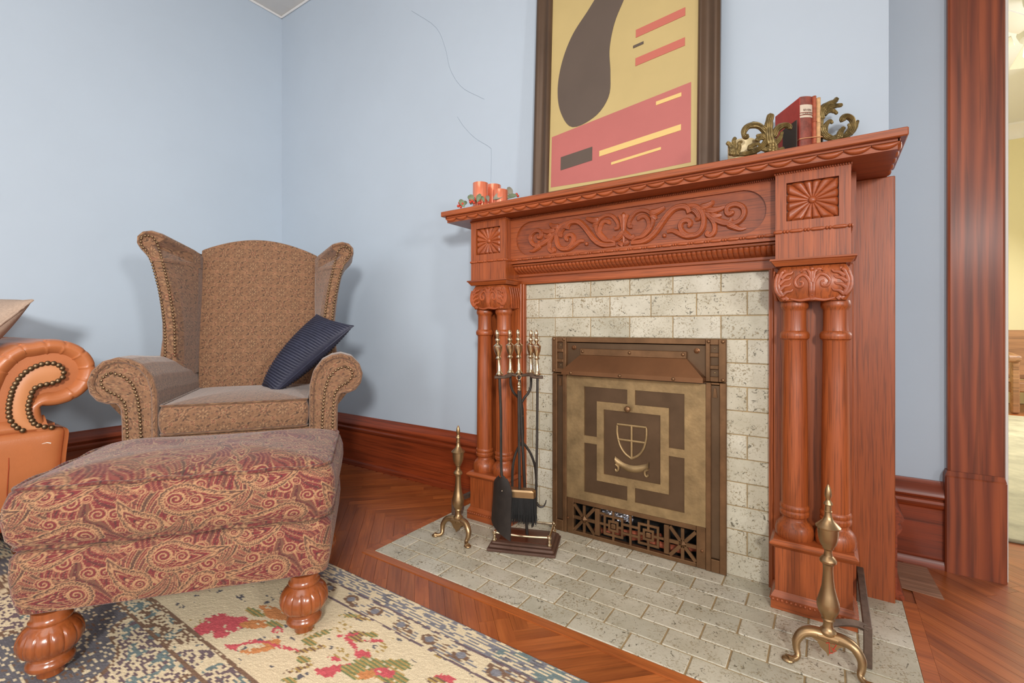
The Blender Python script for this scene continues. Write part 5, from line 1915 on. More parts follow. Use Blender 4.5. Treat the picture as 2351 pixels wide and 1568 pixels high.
ARM = [(.250, .150), (.250, .30), (.247, .42), (.247, .52), (.249, .58), (.262, .634), (.294, .679), (.330, .699), (.366, .705), (.408, .692), (.438, .660), (.4505, .620), (.444, .582), (.422, .553), (.392, .541), (.368, .542), (.357, .524), (.354, .48), (.352, .30), (.352, .150)]
ARMC = resample(np.array(ARM), 260, True)
NIN = [(.296, .20), (.296, .412), (.299, .485), (.306, .558), (.322, .611), (.351, .641), (.382, .650)]
NOUT = [(.3345, .20), (.334, .403), (.339, .513), (.343, .545), (.360, .569), (.390, .588), (.408, .605), (.409, .628), (.398, .645), (.382, .650)]
for s in (1, -1):
    nm = 'arm'
    mb = MB()
    A2 = ARMC * np.array([s, 1])
    if s < 0: A2 = A2[::-1]
    if (np.roll(A2[:, 0], -1) * A2[:, 1] - A2[:, 0] * np.roll(A2[:, 1], -1)).sum() > 0: A2 = A2[::-1]
    # orientation: counter-clockwise seen from the front
    def ring(ins_, y, dz=0.):
        p = offset_poly(A2, ins_)
        p = p * (1 - .02 * 0)
        for _ in range(3): p = (np.roll(p, 1, 0) + 2 * p + np.roll(p, -1, 0)) / 4 if ins_ > .004 else p
        return np.c_[p[:, 0], np.full(len(p), y), p[:, 1] + dz]
    rings = [ring(.020, .002), ring(.014, -.006), ring(.007, -.008), ring(.0015, -.001), ring(0, .012), ring(0, .12), ring(0, .25), ring(0, .40), ring(0, .60)]
    for i, dz in ((6, -.006), (7, -.012), (8, -.015)):
        m_ = rings[i][:, 2] > .5
        rings[i][m_, 2] += dz * 1.5
    G = cloth_loft(mb, rings, DAMASK, .003, .003)
    fabric(nm, mb)
    # flat front panel framed by nails
    mb = MB()
    pp = resample(np.array([(x * s, z) for x, z in NIN + NOUT[::-1][1:]]), 200, True)
    R0 = np.c_[pp[:, 0], np.full(len(pp), -.001), pp[:, 1]]
    # fill: pair points on both nail lines
    a = resample(np.array(NIN), 60)
    b = resample(np.array(NOUT), 60)
    P = np.zeros((60, 9, 3))
    for j in range(9):
        t = j / 8
        q = a * (1 - t) + b * t
        P[:, j] = np.c_[q[:, 0] * s, np.full(60, -.0015 - .003 * math.sin(PI * t)), q[:, 1]]
    big = np.zeros((130, 15, 3))
    ti, tj = np.linspace(0, 59, 130), np.linspace(0, 8, 15)
    for c in range(3):
        tmp = np.array([np.interp(ti, np.arange(60), P[:, j, c]) for j in range(9)]).T
        big[:, :, c] = np.array([np.interp(tj, np.arange(9), tmp[i]) for i in range(130)])
    mb.grid(big, cols=DAMASK(big[:, :, 0], big[:, :, 2] + .03))
    fill = ring(.020, .004)
    capped(mb, fill, DAMASK, (s * .318, .004, .45), 80)
    fabric('arm_front', mb)
    nl = MB()
    for path in (NIN, NOUT):
        q = resample(np.array(path), int(np.linalg.norm(np.diff(np.array(path), axis=0), axis=1).sum() / .0128))
        for x, z in q: nl.sphere((x * s, -.0045, z), .0053, 8, 5, (1, .7, 1))
    o = part('nailhead_trim', nl, M['nail'], ch, local=True)
    o['kind'] = 'stuff'

# back: bowed cushion between the wings
nb_, na = 250, 190
P = np.zeros((nb_, na, 3))
for i in range(nb_):
    t = i / (nb_ - 1)
    for j in range(na):
        u = -1 + 2 * j / (na - 1)
        top = 1.172 + .062 * math.cos(u * PI / 2) ** .9
        z = .50 + (top - .50) * min(1, t / .93)
        hw = .250 + .006 * (z - .5)
        y = .535 + .085 * (z - .5) / .7 - .030 * (1 - u * u) ** .7 - .012 * math.sin(PI * min(1, max(0, (z - .5) / .7)))
        if t > .93:                                   # roll over the top edge
            a = (t - .93) / .07 * PI / 2
            y += .05 * (1 - math.cos(a)) * 1.4
            z += .014 * math.sin(a) - .01 * (1 - math.cos(a))
        P[i, j] = (hw * u, y, z)
mb = MB().grid(P, cols=DAMASK(P[:, :, 0] + .031, P[:, :, 2] + .02))
fabric('backrest', mb)
mb = MB()
rb = []
for z, y0, hw in ((.15, .66, .345), (.5, .675, .34), (.9, .70, .335), (1.14, .705, .30), (1.165, .69, .27)):
    rb.append([(-hw, .50, z), (-hw, y0 - .03, z), (-hw * .8, y0, z), (hw * .8, y0, z), (hw, y0 - .03, z), (hw, .50, z)])
cloth_loft(mb, rb, DAMASK, .006, .006, closed=False)
fabric('outside_back', mb)

# wings
WL = [  # z, outer x, outer nail x, inner nail x, junction x, front y, junction y
    (.600, .356, .334, .298, .252, .375, .530), (.690, .350, .329, .295, .250, .362, .530), (.760, .340, .326, .293, .249, .355, .532), (.830, .340, .329, .295, .247, .352, .537), (.900, .346, .336, .303, .246, .350, .543),
    (.970, .355, .347, .313, .245, .350, .550), (1.030, .366, .360, .324, .246, .350, .556), (1.080, .378, .372, .335, .246, .351, .562), (1.110, .392, .383, .341, .247, .352, .566)]
for s in (1, -1):
    mb = MB()
    rings = []
    for z, xo, xn, xi, xj, yf, yj in WL:
        rings.append([(s * xj, yj + .03, z), (s * (xj + .004), yj - .02, z), (s * (xi - .022), yf + .045, z), (s * (xi - .008), yf + .012, z), (s * (xi + .002), yf, z), (s * ((xi + xo) / 2), yf - .004, z), (s * (xo - .006), yf, z), (s * xo, yf + .010, z), (s * (xo + .002), yf + .05, z), (s * (xo - .012), .64, z), (s * (xo - .04), .67, z)])
    WP = lambda G: (G[..., 1] * .9 + np.abs(G[..., 0]) * .6, G[..., 2])
    cloth_loft(mb, rings, DAMASK, .003, .003, closed=True, proj=WP)
    # rolled top of the wing: section runs from the scroll inwards to the back seam
    OUTL = [(.341, 1.085), (.348, 1.130), (.358, 1.165), (.374, 1.186), (.394, 1.192), (.409, 1.180), (.413, 1.160), (.404, 1.140), (.388, 1.128), (.378, 1.110), (.376, 1.085)]
    TOP = [(.246, 1.085), (.247, 1.150), (.262, 1.163), (.296, 1.181), (.338, 1.203), (.374, 1.214), (.405, 1.208), (.4245, 1.186), (.426, 1.158), (.413, 1.134), (.395, 1.112), (.384, 1.095), (.380, 1.080)]
    tp = resample(np.array(TOP), 150, True) * np.array([s, 1])
    if (np.roll(tp[:, 0], -1) * tp[:, 1] - tp[:, 0] * np.roll(tp[:, 1], -1)).sum() > 0: tp = tp[::-1]
    rr = []
    for ins_, y, k in ((.018, .352, 1), (.010, .344, 1), (.004, .345, 1), (0, .356, 1), (0, .42, 1), (0, .50, .985), (0, .60, .955), (.01, .66, .94)):
        p = offset_poly(tp, ins_)
        z = p[:, 1] * 1.0
        x = p[:, 0].copy()
        # the inner slope recedes towards the seam with the back
        inner = np.clip((.330 - np.abs(x)) / .083, 0, 1)
        yy = y + inner * np.clip(.552 - y, 0, .21)
        z = 1.085 + (z - 1.085) * (1 if k == 1 else (1 - (1 - k) * 2.2))
        rr.append(np.c_[x, yy, z])
    cloth_loft(mb, rr, DAMASK, .003, .003, proj=WP)
    f0 = rr[0]
    capped(mb, f0, DAMASK, (s * .372, .355, 1.15), 36)
    fabric('wing', mb)
    nl = MB()
    n1 = [(x[3], x[5] - .002, x[0]) for x in WL[1:]] + [(.344, .346, 1.125), (.352, .345, 1.160), (.368, .345, 1.184), (.388, .345, 1.192), (.406, .345, 1.182)]
    n2 = [(x[2], x[5] - .004, x[0]) for x in WL[1:]] + [(.392, .345, 1.128), (.404, .345, 1.142), (.410, .345, 1.160), (.408, .345, 1.176)]
    for path in (n1, n2):
        q = np.array(path)
        q = resample(q, int(np.linalg.norm(np.diff(q, axis=0), axis=1).sum() / .0128))
        for x, y, z in q: nl.sphere((x * s, y - .001, z), .0053, 8, 5, (1, .8, 1))
    o = part('nailhead_trim', nl, M['nail'], ch, local=True)
    o['kind'] = 'stuff'

# seat cushion with piping, front rail and feet
mb = MB()
SW = .243
sr = []
for ins_, z in ((.05, .418), (.010, .420), (.001, .430), (-.004, .46), (-.004, .495), (.002, .520), (.006, .5265)):
    sr.append(np.c_[rounded_rect(-SW + ins_, SW - ins_, -.012 + ins_, .535 - ins_, .02, 700), np.full(700, z)])
G = cloth_loft(mb, sr, DAMASK, .003, .003)
rim = resample(G[-1], 420, True)
T = np.zeros((80, 420, 3))
for i in range(80):
    q = i / 79 * .997
    T[i] = rim * (1 - q) + np.array([0, .25, 0]) * q
    T[i, :, 2] = rim[:, 2] + .022 * (1 - (1 - q) ** 2.4)
mb.grid(T, closed_v=True, cols=DAMASK(T[:, :, 0], T[:, :, 1]))
fabric('seat_cushion', mb)
for z_ in (.5275, .424):
    ps = [(x, y, z_) for x, y in rounded_rect(-SW + .002, SW - .002, -.010, .531, .02, 200)]
    mb = MB().tube(ps, .0042, 7, closed=True, up=(0, 0, 1))
    mb.c = [tuple(map(float, q)) for q in DAMASK(np.repeat(np.arange(200) * .008, 7), np.tile(np.arange(7) * .004, 200)) * .72]
    fabric('piping', mb)
mb = MB()
G = np.zeros((90, 160, 3))
for i in range(90):
    for j in range(160):
        G[i, j] = (-.255 + .51 * j / 159, .010 - .006 * math.sin(PI * i / 89), .145 + .272 * i / 89)
mb.grid(G, cols=DAMASK(G[:, :, 0], G[:, :, 2]))
fabric('seat_rail', mb)
part('seat_deck', MB().box(-.34, .34, .02, .66, .14, .412), M['damask'], ch, local=True)
bpy.data.objects['seat_deck'].data.materials[0] = M['bun_d']
for x, y, z in ((-.29, .06, .0105), (.29, .06, 0), (-.27, .60, 0), (.27, .60, 0)):
    link('leg', bmsh, None, ch, (x, y, z))

# ------------------------------------------------------------------ navy cushion in the chair
def cushion(name, label, cat, corners, thick, mat, ribs=0, edge=None, n=61, puff=1.0, sag=0.0):
    """corners: four 3-D points a,b,c,d in order; pillow with pinched corners; ribs run from side ab to dc"""
    a, b, c, d = [np.array(p, float) for p in corners]
    nrm = np.cross(b - a, d - a)
    nrm /= np.linalg.norm(nrm)
    ctr = (a + b + c + d) / 4
    o = thing(name, label, cat, tuple(ctr))
    rows = {}
    for sd in (1, -1):
        P = np.zeros((n, n, 3))
        for i in range(n):
            for j in range(n):
                u, v = i / (n - 1), j / (n - 1)
                p = a * (1 - u) * (1 - v) + b * u * (1 - v) + c * u * v + d * (1 - u) * v
                # edges bow inwards between the corners
                bu, bv = math.sin(PI * u), math.sin(PI * v)
                p = p + (ctr - p) * (.045 * bv * (2 * abs(u - .5)) ** 3 + .045 * bu * (2 * abs(v - .5)) ** 3)
                h = (bu * bv) ** .45 * thick / 2 * puff
                if ribs:
                    h += .0062 * (abs(math.sin(PI * ribs * v)) ** .6 - .5) * min(1, 5 * bu + .1)
                P[i, j] = p + nrm * h * sd
        rows[sd] = P
    mb = MB().grid(rows[1]).grid(rows[-1], flip=True)
    part('cushion_cover', mb, mat, o, angle=60, merge=True)
    if edge:
        P = rows[1]
        loop = list(P[:, 0]) + list(P[-1, 1:]) + list(P[-2::-1, -1]) + list(P[0, -2:0:-1])
        part('piping', MB().tube([tuple(x) for x in loop], edge, 6, closed=True), mat, o, angle=60)
    return o


def chw(x, y, z):
    c, s = math.cos(CA), math.sin(CA)
    return (-1.838 + x * c - y * s, .882 + x * s + y * c, z)


cushion('throw_pillow', 'navy blue corded throw pillow tilted against the right arm of the wing chair', 'pillow',
        [chw(.045, .30, .555), chw(.100, .205, .528), chw(.420, .20, .815), chw(.262, .375, .868)], .135, M['navy'], ribs=34, edge=.003, n=205)
# ------------------------------------------------------------------ leather sofa (only its near arm is in view)
def onX(u, v, X):
    a = at(u, v, 1.0) - Vector((0, 0, CAM_H))
    k = X / a.x
    return Vector((X, a.y * k, CAM_H + a.z * k))


XS = -2.30
sofa = thing('leather_sofa', 'tan leather sofa with rolled nail-studded arm against the left wall', 'sofa', (-2.70, -.45, 0))
oc, orr = np.array([.473, .646]), .122
OUT_ = [(.290, .440), (.470, .440), (.456, .470), (.446, .500), (.444, .522)]
for a in np.linspace(-104, 112, 34): OUT_.append((oc[0] + orr * math.cos(math.radians(a)), oc[1] + orr * .975 * math.sin(math.radians(a))))
OUT_ += [(.390, .752), (.350, .722), (.318, .675), (.298, .61), (.288, .53)]
NS = 300
ol = resample(np.array(OUT_), NS, True)
for _ in range(2): ol = (np.roll(ol, 1, 0) + 2 * ol + np.roll(ol, -1, 0)) / 4
# tufting folds radiate from the nail line
ang = np.degrees(np.arctan2(ol[:, 1] - oc[1], ol[:, 0] - oc[0]))
fold = np.zeros(NS)
for a in (-60, -22, 8, 40, 72, 100, 128, 150, 172): fold += np.exp(-((ang - a) / 2.2) ** 2)


def sring(ins_, x, fk=0.0):
    p = offset_poly(ol, ins_)
    for _ in range(4 if ins_ > .01 else 0): p = (np.roll(p, 1, 0) + 2 * p + np.roll(p, -1, 0)) / 4
    k = offset_poly(p, .0055) - p
    p = p + k * (fold * fk)[:, None]
    return np.c_[np.full(NS, x), p]


rows = [sring(.056, XS - .026, .2), sring(.052, XS - .016, .3), sring(.044, XS - .004, .8), sring(.030, XS + .010, 1), sring(.016, XS + .012, 1), sring(.005, XS + .004, 1), sring(0, XS - .014, .9), sring(-.002, XS - .05, .5), sring(0, XS - .12, .15), sring(0, XS - .35), sring(-.001, -2.95), sring(.004, -3.08)]
mb = MB().grid(np.array(rows), closed_v=True)
part('rolled_arm', mb, M['leather'], sofa, angle=70)
fl = MB()
q = sring(.002, XS - .012)
fl.add([tuple(x) for x in q], [tuple(range(NS))])
part('arm_infill', fl, M['leather'], sofa, angle=0)
q = sring(.0, -3.07)
part('arm_end', MB().add([tuple(x) for x in q], [tuple(range(NS))]), M['leather'], sofa, angle=0)
NP1 = [(130, 880), (100, 865), (80, 850), (62, 825), (53, 800), (50, 775), (50, 750), (52, 726), (56, 702), (62, 680), (68, 657), (77, 632), (90, 608), (106, 583), (126, 560), (149, 540), (178, 522), (208, 507), (240, 496), (275, 490), (310, 491), (340, 502), (360, 520), (369, 545),
       (363, 572), (337, 592), (305, 605), (270, 612), (235, 619), (204, 633), (186, 658), (177, 685), (170, 710), (164, 733), (164, 757), (168, 780), (174, 802), (184, 822), (197, 840), (222, 852), (258, 859), (300, 863)]
NS1 = [onX(x / 2.528, 640 + y / 2.528, XS + .012) for x, y in NP1]
sp_ = smooth_path([tuple(p) for p in NS1], 160)
half = 24 / 41
i0 = int(160 * 23 / 41)
a_ = resample(sp_[:i0], 50)
b_ = resample(sp_[i0:][::-1], 50)
P = np.zeros((50, 9, 3))
for j in range(9):
    t = j / 8
    P[:, j] = a_ * (1 - t) + b_ * t
    P[:, j, 0] += .004 * math.sin(PI * t)
part('front_panel', MB().grid(P), M['leather_p'], sofa, angle=60)
nm_ = MB().sphere((0, 0, 0), .0088, 14, 8, (.6, 1, 1)).mesh('nailhead', angle=60)
for p in NS1:
    link('nailhead', nm_, M['nail'], sofa, tuple(Vector((XS + .016, p.y, p.z)) - Vector(ORIGIN[sofa.name])))
# front post below the scroll
rows = []
for z, y1, bx_ in ((.165, .492, .010), (.20, .4935, .016), (.28, .496, .022), (.36, .500, .026), (.42, .506, .026), (.440, .507, .018), (.449, .498, .0), (.452, .470, -.03)):
    x1 = XS + bx_
    rows.append([(-3.08, y1, z), (x1 - .05, y1 + .001, z), (x1 - .022, y1 - .004, z), (x1 - .008, y1 - .013, z), (x1, y1 - .035, z), (x1, y1 - .09, z), (x1, y1 - .150, z), (x1 - .001, y1 - .21, z), (x1 - .004, y1 - .262, z), (x1 - .02, y1 - .270, z), (-3.08, y1 - .270, z)])
R_2 = np.array([smooth_path(r, 60) for r in np.array(rows)])
R_2 = np.array([R_2[:, j] for j in range(60)])
RR = np.array([smooth_path(c, 40) for c in R_2])
part('arm_base', MB().grid(RR), M['leather'], sofa, angle=70)
part('seam', MB().tube([(XS + .0125, .3555, .168), (XS + .0235, .3570, .27), (XS + .0258, .3600, .34), (XS + .0258, .3600, .372)], .0016, 6), M['leather_d'], sofa)
part('arm_core', MB().box(-3.07, XS - .05, .30, .488, .14, .46), M['leather'], sofa)
part('seat_front', MB().box(-2.36, XS + .005, -1.55, .225, .165, .31, .03), M['leather'], sofa, angle=60)
part('seat_platform', MB().box(-3.05, -2.36, -1.55, .32, .165, .31, .02), M['leather'], sofa, angle=60)
for y0 in (-1.54, -.61):
    part('seat_cushion', MB().box(-2.95, -2.29, y0 - .06, y0 + .855, .305, .455, .045), M['leather'], sofa, angle=60)
bk = MB().tube([(-2.975, -1.6, .665), (-2.975, .42, .665)], .115, 24)
bk.box(-3.085, -2.90, -1.6, .42, .30, .68, .03)
part('sofa_back', bk, M['leather'], sofa, angle=50)
part('base_rail', MB().box(-3.06, XS + .004, -1.58, .484, .118, .166, .008), M['leather_d'], sofa)
for x, y in ((-2.36, .41), (-3.0, .41), (-2.36, -1.5), (-3.0, -1.5)):
    part('sofa_foot', MB().lathe([(.022, .0105), (.03, .02), (.036, .06), (.030, .09), (.036, .1), (.036, .121)], (x, y, 0), 24), M['bun'], sofa)
part('button', MB().sphere(tuple(onX(4, 1182, XS + .014)), .011, 12, 8, (.6, 1, 1)), M['nail'], sofa)
part('scuff_mark', MB().tube([tuple(onX(96, 1019, XS + .0268)), tuple(onX(108, 1016, XS + .0268)), tuple(onX(117, 1017.5, XS + .0268))], [.0007, .0014, .0016], 5), M['white'], sofa)
for q in sofa.children:
    if q.name == 'scuff_mark': q['label'] = 'small white scuff in the leather'
nrm_ = np.array([.02, -.66, .75]) * .050
cushion('throw_pillow', 'beige linen throw pillow resting on the leather sofa arm', 'pillow',
        [tuple(np.array(p) + nrm_) for p in ((-2.34, .165, .53), (-2.80, .10, .53), (-2.89, .43, .885), (-2.452, .482, .872))], .15, M['linen'], edge=.0042, n=61)

# ------------------------------------------------------------------ rug
RC = {k: np.array(S(*c)) for k, c in dict(cream=(226, 208, 174), blue=(112, 117, 134), navy=(66, 73, 95), teal=(86, 117, 126), purple=(86, 66, 90), brown=(106, 70, 58), pink=(206, 54, 84), orange=(206, 126, 66), gold=(178, 146, 78), green=(100, 120, 74), grey=(176, 170, 156)).items()}


def h2(i, j, s=0):
    v = np.sin(i * 127.1 + j * 311.7 + s * 74.7) * 43758.5453
    return v - np.floor(v)


def vnoise(x, y, s=0):
    i, j = np.floor(x), np.floor(y)
    u, v = x - i, y - j
    u, v = u * u * (3 - 2 * u), v * v * (3 - 2 * v)
    return (h2(i, j, s) * (1 - u) + h2(i + 1, j, s) * u) * (1 - v) + (h2(i, j + 1, s) * (1 - u) + h2(i + 1, j + 1, s) * u) * v


RY1 = .975
MOTIF = [  # centre x, y, half sizes, rotation, colour
    (-1.353, .612, .062, .030, .2, 'pink'), (-1.375, .575, .030, .024, 0, 'pink'), (-1.325, .640, .030, .022, 0, 'pink'), (-1.395, .618, .022, .020, 0, 'pink'), (-1.318, .592, .026, .018, 0, 'pink'),
    (-1.278, .662, .042, .018, .5, 'orange'), (-1.262, .715, .055, .014, .3, 'orange'), (-1.31, .720, .045, .012, .2, 'orange'), (-1.235, .690, .03, .012, .2, 'green'), (-1.33, .688, .04, .012, .1, 'green'),
    (-1.205, .680, .018, .013, 0, 'pink'), (-1.205, .680, .008, .006, 0, 'cream'),
    (-1.164, .638, .020, .026, .3, 'orange'), (-1.178, .603, .036, .009, .7, 'orange'), (-1.130, .652, .042, .005, .3, 'pink'), (-1.222, .604, .030, .005, .9, 'pink'), (-1.236, .580, .022, .007, .2, 'pink'), (-1.195, .632, .034, .004, .4, 'pink'),
    (-1.100, .728, .010, .040, -.35, 'green'), (-1.092, .700, .022, .010, .2, 'green'), (-1.066, .685, .009, .034, -.6, 'gold'), (-1.048, .655, .020, .010, .3, 'green'), (-1.030, .628, .008, .034, -.5, 'gold'), (-1.010, .598, .018, .010, .2, 'green'), (-.99, .575, .008, .034, -.5, 'gold'),
    (-1.003, .785, .036, .020, .3, 'gold'), (-.985, .806, .02, .012, .3, 'gold'), (-1.035, .772, .030, .005, .8, 'pink'), (-.968, .792, .030, .006, .5, 'pink'), (-1.0, .757, .034, .006, -.2, 'pink'), (-.985, .79, .014, .007, 0, 'cream'),
    (-.942, .745, .026, .014, 0, 'pink'), (-.930, .715, .014, .032, -.2, 'pink'), (-.948, .685, .030, .012, .5, 'pink'), (-.968, .660, .028, .013, .2, 'pink'), (-.985, .700, .020, .006, .3, 'pink'),
    (-.885, .735, .060, .026, .3, 'green'), (-.850, .768, .040, .020, .4, 'green'), (-.905, .700, .045, .018, .2, 'green'), (-.83, .735, .045, .018, .3, 'green'), (-.856, .735, .030, .014, .3, 'pink'), (-.880, .708, .022, .014, .3, 'orange'), (-.90, .765, .022, .008, .2, 'cream'),
    (-.725, .800, .026, .010, .3, 'pink'), (-.735, .783, .022, .010, .3, 'gold'), (-.79, .71, .04, .018, .2, 'pink'), (-.845, .675, .034, .012, .3, 'orange'),
    (-1.062, .842, .040, .010, .4, 'gold'), (-1.10, .826, .03, .008, .5, 'green'), (-.70, .66, .05, .03, .3, 'green'), (-.62, .70, .04, .02, .5, 'pink'), (-.55, .62, .05, .03, .1, 'orange'), (-.45, .72, .05, .02, .2, 'pink'),
    (-1.62, .66, .05, .03, .2, 'pink'), (-1.70, .72, .05, .02, .3, 'green'), (-1.82, .64, .04, .03, .1, 'orange'), (-1.95, .70, .05, .03, .1, 'pink')]


def rug_colour(x, y):
    row = np.floor(y / .0047)
    dash = np.floor(x / (.0105 + .006 * (RY1 - y < .13)) + h2(row, row * 0, 3) * 7)
    r = h2(row, dash, 1)
    jx = x + (h2(row, np.floor(x / .006), 5) - .5) * .010
    jy = (row + .5) * .0047
    t = RY1 - y
    lo = vnoise(x * 14, y * 14, 2)
    mid = vnoise(x * 45, y * 45, 4)
    col = np.zeros(x.shape + (3,)) + RC['cream']
    col *= (1 + .07 * (vnoise(x * 60, y * 160, 9) - .5))[..., None]

    def put(m, c): col[m] = (RC[c] * .86 + RC['cream'] * .14) * (1 + .2 * (r[m][:, None] - .5))
    # outer border
    b1 = t < .062
    even = (row % 2 == 0)
    put(b1 & even & (r < .62 + .34 * lo), 'blue'); put(b1 & ~even & (r < .30 * lo + .06), 'blue'); put(b1 & (lo > .60) & (mid > .55) & (r < .8) & (even | (r < .4)), 'teal'); put(b1 & (lo > .5) & (mid < .34) & even & (r < .8), 'navy')
    put((t > .062) & (t < .070) & (r < .86), 'purple')
    b2 = (t > .070) & (t < .122)
    put(b2 & even & (r < .40 * lo * 2), 'blue'); put(b2 & (lo > .55) & (r > .42) & (r < .78), 'brown')
    fx = (x + 3) % .105 - .0525
    fy = t - .096
    fr = np.hypot(fx * .8, fy)
    put(b2 & (fr < .020) & (r < .65), 'brown'); put(b2 & (fr < .011), 'blue')
    put((t > .122) & (t < .129) & (r < .82), 'purple')
    # field flecks and flowers
    fld = (t > .129) & (t < .418)
    put(fld & (vnoise(x * 34, y * 60, 6) > .83) & (r < .6), 'navy')
    put(fld & (lo > .82) & (r < .2), 'gold')
    for cx, cy, a, b, rot, c in MOTIF:
        cs, sn = math.cos(rot), math.sin(rot)
        dx, dy = jx - cx, jy - cy
        e = ((dx * cs + dy * sn) / a) ** 2 + ((-dx * sn + dy * cs) / b) ** 2
        m = (e < 1 + .5 * (mid - .5)) & fld & (r < .95)
        put(m, c)
        if c in ('green', 'gold'): put(m & (row % 2 == 0), 'gold' if c == 'green' else 'green' if h2(np.array(cx), np.array(cy)) > .5 else 'brown')
    # inner bands
    put((t > .418) & (t < .427) & (r < .9), 'brown')
    b3 = (t > .427) & (t < .482)
    put(b3 & (lo > .45) & (r < .6), 'brown'); put(b3 & (mid > .62) & (r < .6), 'teal'); put(b3 & (lo < .3) & (r < .5), 'purple')
    put((t > .482) & (t < .491) & (r < .9), 'brown')
    b4 = t > .491
    big = vnoise(x * 6 + 2, y * 6, 7)
    put(b4 & (big > .48) & (r < .85), 'navy'); put(b4 & (big > .40) & (big <= .48) & (r < .6), 'brown'); put(b4 & (big <= .40) & (r < .45), 'purple')
    put(b4 & (big <= .3) & (mid > .6) & (r < .7), 'teal'); put(b4 & (big > .62) & (r < .10), 'brown')
    return col


def axis_pts(lo, hi, f0, f1, fine, coarse):
    return np.unique(np.concatenate([np.arange(lo, f0, coarse), np.arange(f0, f1, fine), np.arange(f1, hi, coarse), [hi]]))


gx = axis_pts(-3.02, .35, -2.05, -.40, .0038, .02)
gy = axis_pts(-1.6, RY1, .06, RY1, .00235, .02)
GX, GY = np.meshgrid(gx, gy, indexing='ij')
rowi = np.floor(GY / .0047)
zz = .0085 + .0013 * (1 - np.abs(((GY / .0047) % 1) * 2 - 1)) * (.4 + .6 * h2(rowi, np.floor(GX / .007), 8)) + .0006 * vnoise(GX * 200, GY * 200, 3)
edge = np.minimum.reduce([GX - gx[0], gx[-1] - GX, GY - gy[0], gy[-1] - GY])
zz = np.where(edge < .0015, .0015, zz)
rm = MB().grid(np.stack([GX, GY, zz], -1), cols=rug_colour(GX, GY))
solo('area_rug', rm, M['rug'], 'worn multicoloured flat-woven rug under the ottoman, with blue and cream border', 'rug', angle=0, base=(-1.3, -.3, .0015))

# ------------------------------------------------------------------ the next room, seen through the doorway
struct('wall_far', MB().box(.2, 4.0, 7.1, 7.22, 0, ZC), M['yellow'])
struct('wall_next_left', MB().box(.30, .334, YD + .14, 7.1, 0, ZC), M['yellow'])
struct('ceiling_next', MB().box(.2, 4.0, YD + .1, 7.22, ZC, ZC + .1), M['ceil2'])
cw = MB()
pr_ = [(7.1, 2.80), (7.085, 2.80), (7.08, 2.83), (7.06, 2.86), (7.03, 2.90), (6.985, 2.925), (6.98, 2.944), (7.1, 2.944)]
cw.prism(pr_, .334, 4.0, 'x')
struct('trim_2', cw, M['white'])
solo('next_room_rug', MB().box(.36, 3.2, 2.52, 6.05, -.004, .010, .004), M['rug2'], 'pale green and beige rug in the next room', 'rug', base=(1.8, 4.3, -.004))
bn_ = thing('wooden_bench', 'brown wooden bench against the yellow wall of the next room', 'bench', (2.2, 6.5, 0))
part('back_panel', MB().box(1.43, 3.0, 6.62, 6.66, .30, .78, .006), M['bench'], bn_)
part('seat_board', MB().box(1.40, 3.0, 6.28, 6.64, .20, .29, .01), M['bench'], bn_)
for x in (1.462, 2.94):
    part('arm_post', MB().box(x - .035, x + .02, 6.25, 6.32, .0, .5, .01), M['bench'], bn_)
    part('arm_scroll', MB().tube([(x - .06, 6.24, .515), (x - .005, 6.24, .515), (x - .005, 6.62, .54)], .036, 12), M['bench'], bn_)
fn = thing('ceiling_fan', 'white ceiling fan with a glowing globe in the next room', 'ceiling fan', (1.13, 4.35, ZC - .43))
FXc, FYc = 1.13, 4.35
part('canopy', MB().lathe([(.02, ZC - .16), (.06, ZC - .13), (.085, ZC - .05), (.09, ZC - .001)], (FXc, FYc, 0), 28), M['fan'], fn)
part('motor', MB().lathe([(.05, ZC - .30), (.10, ZC - .28), (.115, ZC - .24), (.10, ZC - .19), (.03, ZC - .16), (.015, ZC - .14)], (FXc, FYc, 0), 28), M['fan'], fn)
part('globe', MB().lathe([(.01, ZC - .44), (.06, ZC - .425), (.085, ZC - .38), (.08, ZC - .33), (.05, ZC - .295)], (FXc, FYc, 0), 24), M['globe'], fn)
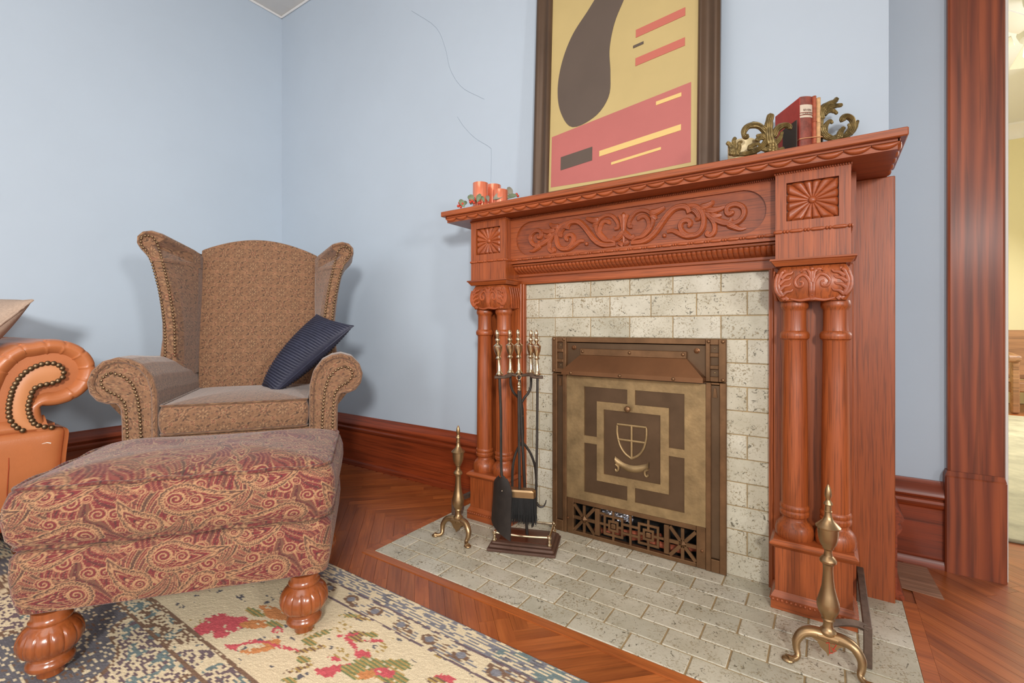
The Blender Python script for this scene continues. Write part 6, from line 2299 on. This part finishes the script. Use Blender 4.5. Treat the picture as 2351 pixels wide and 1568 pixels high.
for k in range(5):
    a = 2 * PI * k / 5 + 2.75
    d, s = np.array([math.cos(a), math.sin(a), 0]), np.array([-math.sin(a), math.cos(a), 0])
    c0 = np.array([FXc, FYc, ZC - .255])
    v = [c0 + d * r + s * w + np.array([0, 0, h + (.012 if w > 0 else -.012)]) for h in (0, .008) for r, w in ((.13, .05), (.55, .065), (.55, -.065), (.13, -.05))]
    part('blade', MB().add(v, [(0, 1, 2, 3), (4, 5, 6, 7), (0, 1, 5, 4), (1, 2, 6, 5), (2, 3, 7, 6), (3, 0, 4, 7)]), M['white'], fn)

# ------------------------------------------------------------------ pieces that belong to a part hang from that part
def centre(o):
    if o.type != 'MESH': return Vector(o.location)
    n = len(o.data.vertices)
    a = np.empty(n * 3)
    o.data.vertices.foreach_get('co', a)
    return Vector(a.reshape(-1, 3).mean(0)) + Vector(o.location)


def nest(root, kids, hosts):
    base_ = lambda o: o.name.split('.')[0]
    hs_ = [(o, centre(o)) for o in root.children if base_(o) in hosts]
    for o in list(root.children):
        if base_(o) in kids and hs_:
            c = centre(o)
            o.parent = min(hs_, key=lambda h: (h[1] - c).length)[0]


nest(ch, ('nailhead_trim',), ('arm_front', 'wing'))
nest(ch, ('piping',), ('seat_cushion',))
nest(ott, ('piping',), ('ottoman_cushion',))
nest(sofa, ('nailhead',), ('front_panel',))
nest(sofa, ('button', 'scuff_mark'), ('arm_base',))
nest(ins, ('rivet', 'pin'), ('corner_block', 'hood_strip', 'hood'))
nest(ins, ('knob', 'shield_emblem', 'ribbon_emblem'), ('cover_plate',))
nest(ins, ('rosette_boss',), ('key_grille',))
nest(ins, ('wedge_ornament', 'pilaster_panel'), ('side_pilaster',))
nest(man, ('carved_scrollwork',), ('capital',))
nest(man, ('sunburst_rosette',), ('frieze_block',))
nest(man, ('ball_moulding',), ('pedestal_foot',))
nest(man, tuple(k.split('.')[0] for k in CV) + ('volute_eye', 'berry_knob', 'centre_stem'), ('recessed_panel',))
for b_ in (bkA, bkB, bkC): nest(b_, ('spine_label', 'lettering'), ('spine',))
